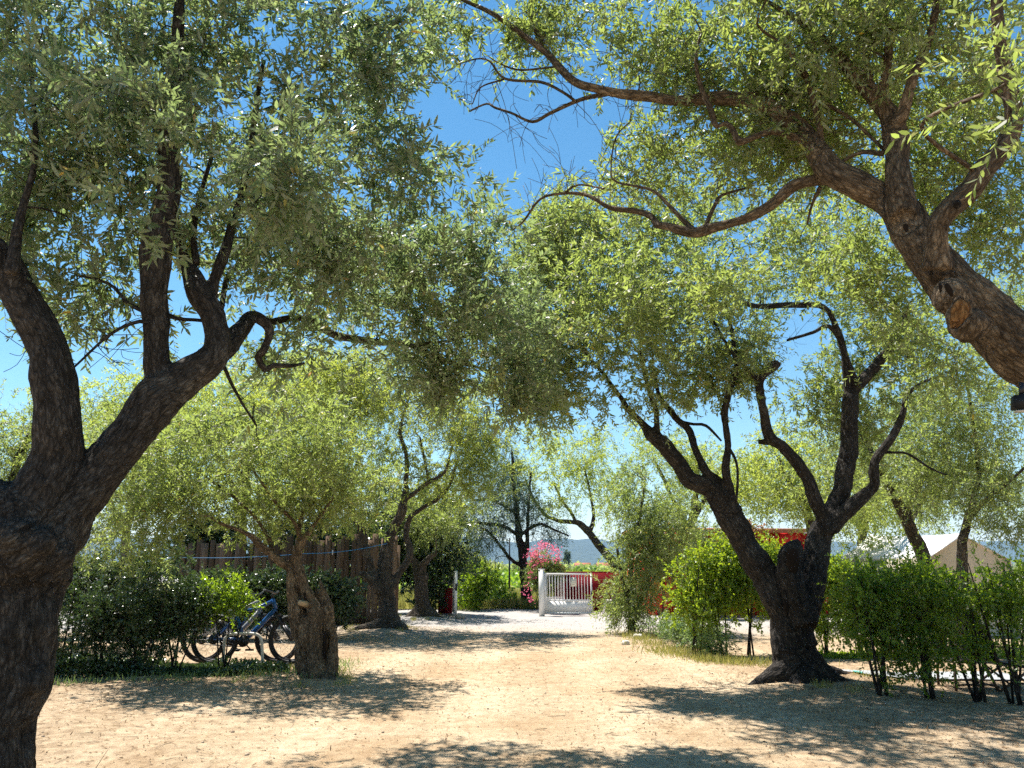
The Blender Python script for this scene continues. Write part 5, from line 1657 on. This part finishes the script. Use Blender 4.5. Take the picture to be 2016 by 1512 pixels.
# tall grass beyond the road edge
n = 26000
xx = rng.uniform(-7, 4.5, n)
yy = 29.0 + rng.uniform(0, 1, n) ** 1.3 * 14
lean = rng.normal(size=(n, 3)) * 0.35 + np.array((0, 0, 1.0))
tag(leaves_mesh('verge_grass', np.stack([xx, yy, height(xx, yy)], 1), lean, 0.42, 0.03, DRYGRASS, None, rng, 'diamond', None, 0.1), kind='stuff')


def tufts(name, spots, m, n_per, ln, w):
    pts, dirs = [], []
    for x, y, s in spots:
        k = n_per
        a = rng.normal(0, s, (k, 2))
        pts.append(np.stack([x + a[:, 0], y + a[:, 1], height(x + a[:, 0], y + a[:, 1]) - 0.005], 1))
        dirs.append(rng.normal(size=(k, 3)) * 0.5 + np.array((0, 0, 1.0)))
    tag(leaves_mesh(name, np.concatenate(pts), np.concatenate(dirs), ln, w, m, None, rng, 'diamond', None, 0.1), kind='stuff')


sp = []
for px, Y in [(110, 11.2), (150, 11.3), (200, 11.4), (260, 11.5), (320, 11.6), (380, 11.8), (440, 11.9), (500, 11.8), (540, 11.7), (560, 11.9), (590, 11.5), (665, 12.3), (680, 12.7), (660, 11.9), (690, 13.2), (360, 11.3), (480, 11.5)]:
    q = gp(px, Y)
    sp.append((q[0], Y, 0.13))
tufts('grass_tufts', sp, WEED, 40, 0.13, 0.011)
sp = []
for px, Y in [(1280, 16.5), (1300, 15.4), (1330, 14.9), (1360, 14.2), (1400, 13.6), (1440, 13.4), (1480, 13.2), (1265, 17.5), (1250, 18.3), (1390, 14.4), (1550, 13.0)]:
    q = gp(px, Y)
    sp.append((q[0], Y, 0.22))
tufts('dry_grass', sp, DRYGRASS, 220, 0.17, 0.012)
# low leafy cover at the foot of the left hedge
n = 16000
px_ = rng.uniform(60, 600, n)
yy = 11.9 + rng.uniform(0, 1, n) * 1.1
xx = (px_ - 1008) / F * yy * 1.02
hh = np.maximum(0.02, 0.15 + 0.12 * vnoise(np.stack([xx * 2, yy * 2, xx * 0], 1), 91) - 0.1 * np.clip((px_ - 330) / 60, 0, 1))
tag(leaves_mesh('ground_cover', np.stack([xx, yy, height(xx, yy) + hh * rng.uniform(0, 1, n)], 1), rng.normal(size=(n, 3)) + np.array((0, 0, 0.5)), 0.055, 0.03, DARKLEAF, None, rng, 'oval', None, 0.4), kind='stuff')
n = 7000
px_ = rng.uniform(1550, 2150, n)
yy = 14.0 + rng.uniform(0, 1, n) * 1.0
xx = (px_ - 1008) / F * yy
hh = np.maximum(0.03, 0.12 + 0.14 * vnoise(np.stack([xx * 2, yy * 2, xx * 0], 1), 92))
tag(leaves_mesh('ground_cover', np.stack([xx, yy, height(xx, yy) + hh * rng.uniform(0, 1, n)], 1), rng.normal(size=(n, 3)) + np.array((0, 0, 0.5)), 0.05, 0.028, PRIVET_DEEP, None, rng, 'oval', None, 0.4), kind='stuff')
# fallen leaves, thicker under the trees and hedges
n = 110000
xx = rng.uniform(-9, 11, n)
yy = 4.2 + rng.uniform(0, 1, n) ** 1.25 * 19
den = 0.07 + 0.2 * np.maximum(0, vnoise(np.stack([xx * 0.7, yy * 0.7, xx * 0], 1), 95))
for cx, cy_, s, a in [(4.6, 10.4, 2.4, 0.8), (-3.2, 11.6, 2.0, 0.7), (-6, 11.6, 2.5, 0.5), (-3.3, 19, 2.6, 0.7), (5.5, 8.6, 2.5, 0.6), (0, 5, 3, 0.15), (4.3, 11.0, 0.9, 1.5), (-3.1, 11.5, 0.7, 1.5), (-3.2, 19.3, 1.0, 1.5), (-3.4, 4.6, 1.0, 1.2)]:
    den = den + a * np.exp(-((xx - cx) ** 2 + (yy - cy_) ** 2) / s ** 2)
k = rng.uniform(0, 1, n) < den
xx, yy = xx[k], yy[k]
dr = rng.normal(size=(len(xx), 3))
dr[:, 2] = np.abs(dr[:, 2]) * 0.15
tag(leaves_mesh('fallen_leaves', np.stack([xx, yy, height(xx, yy) + 0.006], 1), dr, 0.05, 0.012, LITTER, None, rng, 'lance', None, 0.8), kind='stuff')
n = 380
xx = rng.uniform(-8, 9, n)
yy = 4.2 + rng.uniform(0, 1, n) ** 1.3 * 16
dr = rng.normal(size=(n, 3))
dr[:, 2] = np.abs(dr[:, 2]) * 0.08
dr /= np.linalg.norm(dr, axis=1, keepdims=True)
v_, c_, i_ = sticks_mesh(np.stack([xx, yy, height(xx, yy) + 0.006], 1), dr, rng.uniform(0.05, 0.26, n), 0.0028, 0.05, 4, 2)
tag(mesh_np('fallen_twigs', v_, c_, i_, TWIG), kind='stuff')
sp = []
for bx, by, k_ in [(4.25, 10.9, 16), (-3.0, 11.6, 12), (-3.2, 19.2, 12), (-3.0, 4.7, 5), (-2.7, 23.7, 8)]:
    for _ in range(k_):
        a_ = rng.uniform(0, 2 * math.pi)
        sp.append((bx + 0.62 * math.cos(a_) * rng.uniform(0.9, 1.5), by + 0.55 * math.sin(a_) * rng.uniform(0.9, 1.5), 0.06))
tufts('dry_grass', sp, DRYGRASS, 34, 0.12, 0.008)
# loose pebbles
n = 2200
xx = rng.uniform(-8, 8, n)
yy = 4.2 + rng.uniform(0, 1, n) ** 1.2 * 20
rad = 0.004 + 0.013 * rng.uniform(0, 1, n) ** 4
cu = np.array([(-1, -1, -.6), (1, -1, -.6), (1, 1, -.6), (-1, 1, -.6), (-.7, -.7, .6), (.7, -.7, .6), (.7, .7, .6), (-.7, .7, .6)])
V = np.stack([xx, yy, height(xx, yy) + rad * 0.3], 1)[:, None] + cu[None] * (rad[:, None] * rng.uniform(0.6, 1.3, (n, 8)))[..., None]
fc = np.array([(0, 3, 2, 1), (4, 5, 6, 7), (0, 1, 5, 4), (1, 2, 6, 5), (2, 3, 7, 6), (3, 0, 4, 7)]).ravel()
tag(mesh_np('pebbles', V.reshape(-1, 3), np.full(n * 6, 4), (np.arange(n)[:, None] * 8 + fc).ravel(), PEBBLE, None, False), kind='stuff')


def rock(label, px, Y, r, m, seed):
    q = gp(px, Y)
    bpy_me = MB()
    rg = np.random.default_rng(seed)
    rings, seg = 9, 14
    v, f = [], []
    for i in range(rings):
        a = math.pi * i / (rings - 1)
        for j in range(seg):
            b = 2 * math.pi * j / seg
            d = np.array((math.sin(a) * math.cos(b), math.sin(a) * math.sin(b), math.cos(a)))
            v.append(d)
    v = np.array(v)
    v = v * (1 + 0.28 * vnoise(v * 1.7 + seed, 5) + 0.1 * vnoise(v * 4.3 + seed, 6))[:, None] * np.array((r, r * 0.8, r * 0.7))
    for i in range(rings - 1):
        for j in range(seg):
            f.append((i * seg + j, (i + 1) * seg + j, (i + 1) * seg + (j + 1) % seg, i * seg + (j + 1) % seg))
    bpy_me.add(v, f)
    o = bpy_me.build('stone', m)
    o.location = (q[0], Y, q[2] + r * 0.35)
    tag(o, label, 'stone')


rock('grey stone at the foot of the edge-on left gate leaf', 906, 23.6, 0.15, STONE, 1)
rock('larger white stone on the right verge left of the weeds', 1256, 17.9, 0.1, PALE_STONE, 2)
rock('flat pale stone lying on the track edge nearer than the white one', 1232, 16.6, 0.09, PALE_STONE, 3)
rock('small dark stone near the middle of the gravel by the gate', 962, 24.8, 0.06, STONE, 4)

# ------------------------------------------------------------------ tent, camping things on the right
TY = 18.5
t0 = P(1893, 1050, TY)[0]
tent = thing('frame_tent', 'beige frame tent with a white ridged roof beyond the right hedge', 'tent', (t0[0], TY, 0))
hz = t0[2]
ezl, ezr = zof(1096, TY), zof(1100, TY)
bx = P(1716, 1066, 22.5)[0] - np.array((t0[0], TY, 0))
lx, rx_ = -0.86, 1.05
m = MB()
A0, B0, C0 = np.array((0, 0, hz)), np.array((lx, 0, ezl)), np.array((rx_, 0, ezr))
A1, B1, C1 = bx * np.array((1, 1, 0)) + np.array((0, 0, hz + 0.12)), np.array((bx[0] + lx - 0.1, bx[1], ezl)), np.array((bx[0] + rx_, bx[1], ezr))
nseg = 6
v, f = [], []
for i in range(nseg + 1):
    t = i / nseg
    sag = 0.06 * math.sin(math.pi * t)
    for a0, a1 in ((B0, B1), ((A0 + B0) / 2 - np.array((0, 0, 0.05)), (A1 + B1) / 2 - np.array((0, 0, 0.05))), (A0, A1), ((A0 + C0) / 2 - np.array((0, 0, 0.05)), (A1 + C1) / 2 - np.array((0, 0, 0.05))), (C0, C1)):
        v.append(a0 + (a1 - a0) * t - np.array((0, 0, sag)))
for i in range(nseg):
    for j in range(4):
        f.append((i * 5 + j, i * 5 + j + 1, (i + 1) * 5 + j + 1, (i + 1) * 5 + j))
m.add(v, f)
rf = m.build('tent_roof', CANVAS_W, tent)
so = rf.modifiers.new('s', 'SOLIDIFY')
so.thickness = 0.015
m = MB()
m.add([(lx + 0.02, 0.02, 0), (rx_ - 0.02, 0.02, 0), (rx_ - 0.02, 0.02, ezr - 0.02), (0, 0.02, hz - 0.02), (lx + 0.02, 0.02, ezl - 0.02)] + [(lx + 0.02, 0.035, 0), (rx_ - 0.02, 0.035, 0), (rx_ - 0.02, 0.035, ezr - 0.02), (0, 0.035, hz - 0.02), (lx + 0.02, 0.035, ezl - 0.02)],
      [(0, 1, 2, 3, 4), (9, 8, 7, 6, 5), (0, 4, 9, 5), (1, 6, 7, 2)])
m.build('tent_front', CANVAS_B, tent)
m = MB()
for e0, e1 in ((B0, B1), (C0, C1)):
    a, b = e0 * np.array((1, 1, 0)), e1 * np.array((1, 1, 0))
    k = 0.012
    m.add([a, b, b + np.array((0, 0, e1[2] - 0.03)), a + np.array((0, 0, e0[2] - 0.03)), a + np.array((k, 0, 0)), b + np.array((k, 0, 0)), b + np.array((k, 0, e1[2] - 0.03)), a + np.array((k, 0, e0[2] - 0.03))],
          [(0, 1, 2, 3), (7, 6, 5, 4), (3, 2, 6, 7), (0, 3, 7, 4), (1, 5, 6, 2)])
m.build('tent_side', CANVAS_B, tent)
m = MB()
m.tube([(lx, -0.02, 0), (lx, -0.02, ezl - 0.03), (0, -0.02, hz - 0.04), (rx_, -0.02, ezr - 0.03), (rx_, -0.02, 0)], 0.016, 8)
m.build('tent_poles', STEEL, tent)

q0, q1 = gp(1700, 11.5), gp(2040, 11.5)
mt_ = thing('ground_mat', 'pale mat with a teal border lying on the dirt behind the front hedge', 'mat', (q0[0], 11.5, 0.02))
xs_, ys_ = np.linspace(0, q1[0] - q0[0], 24), np.linspace(0, 0.85, 10)
X_, Y_ = np.meshgrid(xs_, ys_)
Z_ = height(X_ + q0[0], Y_ + 11.5) + 0.008 * vnoise(np.stack([X_.ravel() * 3, Y_.ravel() * 3, X_.ravel() * 0], 1), 8).reshape(X_.shape)
V = np.stack([X_, Y_, Z_], 2).reshape(-1, 3)
i = np.arange(9 * 23)
a = i // 23 * 24 + i % 23
mm = mesh_np('mat_cloth', V, np.full(len(a), 4), np.stack([a, a + 1, a + 25, a + 24], 1).ravel(), MATCLOTH, mt_)
so = mm.modifiers.new('s', 'SOLIDIFY')
so.thickness = 0.006
m = MB()
for a, b in (((0, 0), (0, 0.3)),):
    n = 20
    m.tube([(a[0] + (b[0] - a[0]) * k / n, a[1] + (b[1] - a[1]) * k / n, gz(q0[0] + a[0] + (b[0] - a[0]) * k / n, 11.5 + a[1] + (b[1] - a[1]) * k / n) + 0.008) for k in range(n + 1)], 0.014, 6)
m.build('mat_border', TEAL, mt_)
for lab, px, Y in (('dark sandal lying on the pale mat, left of its pair', 1756, 11.8), ('dark sandal lying at the near edge of the pale mat', 1795, 11.65)):
    q = gp(px, Y)
    sh_ = thing('sandal', lab, 'sandal', (q[0], Y, q[2] + 0.03), None, R(80 if px < 1770 else 60))
    m = MB()
    a = np.linspace(-1, 1, 9)
    o = [(0.13 * t, 0.045 * math.sqrt(max(0, 1 - t * t)) * (1 + 0.2 * t)) for t in a]
    ring = o + [(x, -y) for x, y in o[-2:0:-1]]
    nn = len(ring)
    m.add([(x, y, 0) for x, y in ring] + [(x, y, 0.018) for x, y in ring], [tuple(range(nn - 1, -1, -1)), tuple(range(nn, 2 * nn))] + [(j, (j + 1) % nn, nn + (j + 1) % nn, nn + j) for j in range(nn)])
    m.build('sole', BLACK, sh_)
    m = MB()
    m.tube([(0.03, -0.048, 0.012), (0.045, -0.03, 0.05), (0.05, 0, 0.06), (0.045, 0.03, 0.05), (0.03, 0.048, 0.012)], 0.009, 6)
    m.build('strap', BLACK, sh_)

# folding table and chair, dark against the light
q = gp(1884, 10.5)
tb = thing('folding_table', 'low dark folding table with crossed legs behind the right edge hedge', 'table', (q[0], 10.5, q[2]))
m = MB()
for k in range(6):
    m.box(0, 0.56, k * 0.082, k * 0.082 + 0.07, 0.34, 0.362)
m.build('slatted_top', WOOD, tb)
for y in (0.03, 0.45):
    m = MB()
    m.bar((0.01, y, 0), (0.03, y, 0.34), 0.026)
    m.build('leg', WOOD, tb)
    m = MB()
    m.bar((0.55, y, 0), (0.42, y, 0.34), 0.026)
    m.build('leg', WOOD, tb)
m = MB()
for y in (0.03, 0.45):
    m = MB()
    m.bar((0.02, y, 0.075), (0.52, y, 0.085), 0.024)
    m.build('stretcher', WOOD, tb)
q = gp(1962, 10.55)
ch = thing('folding_chair', 'black fabric folding camp chair half hidden at the right edge', 'chair', (q[0], 10.55, q[2]))
m = MB()
v = [(0.06, -0.02, 0.33), (0.5, -0.02, 0.27), (0.5, 0.5, 0.27), (0.06, 0.5, 0.33)]
m.add(v + [(x, y, z + 0.03) for x, y, z in v], [(3, 2, 1, 0), (4, 5, 6, 7), (0, 1, 5, 4), (1, 2, 6, 5), (2, 3, 7, 6), (3, 0, 4, 7)])
m.build('seat', FABRIC, ch)
m = MB()
v = [(0.06, -0.02, 0.36), (0.06, 0.5, 0.36), (-0.17, 0.5, 1.0), (-0.17, -0.02, 1.0)]
m.add(v + [(x + 0.03, y, z + 0.01) for x, y, z in v], [(0, 1, 2, 3), (7, 6, 5, 4), (0, 4, 5, 1), (1, 5, 6, 2), (2, 6, 7, 3), (3, 7, 4, 0)])
m.build('backrest', FABRIC, ch)
for y in (-0.04, 0.52):
    m = MB()
    m.bar((0.52, y, 0), (0.08, y, 0.36), 0.024)
    m.build('leg', WOOD, ch)
    m = MB()
    m.bar((0.02, y + 0.012, 0), (0.5, y + 0.012, 0.3), 0.024)
    m.build('leg', WOOD, ch)
    m = MB()
    m.bar((0.06, y, 0.34), (-0.18, y, 1.02), 0.024)
    m.build('back_frame', WOOD, ch)
    m = MB()
    m.bar((-0.02, y, 0.56), (0.44, y, 0.52), 0.035, 0.02)
    m.build('armrest', WOOD, ch)
for x in (0.02, 0.52):
    m = MB()
    m.bar((x, -0.04, 0.06), (x, 0.52, 0.06), 0.02)
    m.build('stretcher', WOOD, ch)
# white folding seat frame by the red wall
q = gp(1188, 26.4)
wc = thing('folding_stool', 'small white tubular folding stool right of the barred gate', 'stool', q)
for y in (0, 0.34):
    m = MB()
    m.tube([(0, y, 0), (0.1, y, 0.42), (0.32, y, 0.42)], 0.02, 8)
    m.build('leg', CANVAS_W, wc)
    m = MB()
    m.tube([(0.36, y, 0), (0.26, y, 0.42)], 0.02, 8)
    m.build('leg', CANVAS_W, wc)
m = MB()
m.box(0.08, 0.36, 0.0, 0.34, 0.441, 0.46)
m.build('seat', CANVAS_W, wc)

# floodlight under the leaning trunk at the right edge
p, t = P(2008, 790, 4.02)
fl = thing('floodlight', 'small black floodlight hung under the leaning trunk at the right edge', 'floodlight', p, None, R(-20))
m = MB()
m.add([(-0.04, -0.035, -0.04), (0.06, -0.035, -0.05), (0.06, 0.045, -0.05), (-0.04, 0.045, -0.04), (-0.03, -0.03, 0.03), (0.06, -0.03, 0.035), (0.06, 0.04, 0.035), (-0.03, 0.04, 0.03)],
      [(3, 2, 1, 0), (4, 5, 6, 7), (0, 1, 5, 4), (1, 2, 6, 5), (2, 3, 7, 6), (3, 0, 4, 7)])
m.build('lamp_housing', BLACK, fl)
m = MB()
m.tube([(0.01, 0.0, 0.03), (0.02, 0.0, 0.1)], 0.012, 8)
m.build('bracket', DARKMETAL, fl)
m = MB()
m.box(-0.03, 0.05, -0.028, 0.038, -0.056, -0.051)
m.build('lamp_glass', STEEL, fl)
# details on the big trunks
knot_part(D, 638, 1292, 11.72, 4, 56, -0.06, 0.05, HOLLOW_SHADE, 'hollow')
knot_part(D, 603, 1180, 11.66, 4, 17, 0.25, 0.03, HOLLOW_SHADE, 'hollow')
knot_part(C, 1561, 1103, 10.62, 13, 26, 0.1, 0.03, HOLLOW_SHADE, 'hollow')
knot_part(C, 1548, 1195, 10.72, 5, 16, 0.1, 0.02, HOLLOW_SHADE, 'hollow')
kn = knot_part(B, 1888, 618, 3.955, 19, 32, -0.42, 0.018, HEART, 'knot')
ring = []
for k in range(25):
    a = 2 * math.pi * k / 24
    u, w = 20 * math.cos(a), 34 * math.sin(a) * (1 + 0.12 * math.sin(3 * a))
    ring.append(P(1888 + u * math.cos(0.42) + w * math.sin(0.42), 618 - (-u * math.sin(0.42) + w * math.cos(0.42)), 3.96)[0] - np.array(B.location))
v_, f_, b_k = tube_geo(np.array(ring), np.array([0.011 + 0.005 * math.sin(5 * k) for k in range(25)]), 8)
mesh_np('knot_rim', v_, [len(q) for q in f_], [i for q in f_ for i in q], BARK_WARM, kn, True, {'bark': ('FLOAT_VECTOR', 'POINT', v_)})
knot_part(B, 1868, 570, 3.95, 6, 15, 0.5, 0.012, HOLLOW_SHADE, 'knot_hole')
knot_part(B, 1851, 566, 3.97, 3, 10, 0.1, 0.01, HOLLOW_SHADE, 'knot_hole')
knot_part(B, 1783, 448, 4.28, 5, 9, 0.2, 0.01, HOLLOW_SHADE, 'knot_hole')
knot_part(B, 1882, 402, 4.02, 9, 9, 0.2, 0.03, BARK_DARK, 'sawn_stub')

# ------------------------------------------------------------------ air
hz_ = bpy.data.materials.new('haze_air')
hz_.use_nodes = True
n_, l_ = hz_.node_tree.nodes, hz_.node_tree.links
n_.remove(n_['Principled BSDF'])
pv = n_.new('ShaderNodeVolumePrincipled')
pv.inputs['Color'].default_value = (0.4, 0.64, 1.0, 1)
pv.inputs['Density'].default_value = 8e-5
pv.inputs['Anisotropy'].default_value = 0.0
l_.new(pv.outputs[0], n_['Material Output'].inputs['Volume'])
m = MB()
m.box(-9000, 9000, -300, 9000, -12, 330)
tag(m.build('haze', hz_), kind='stuff')
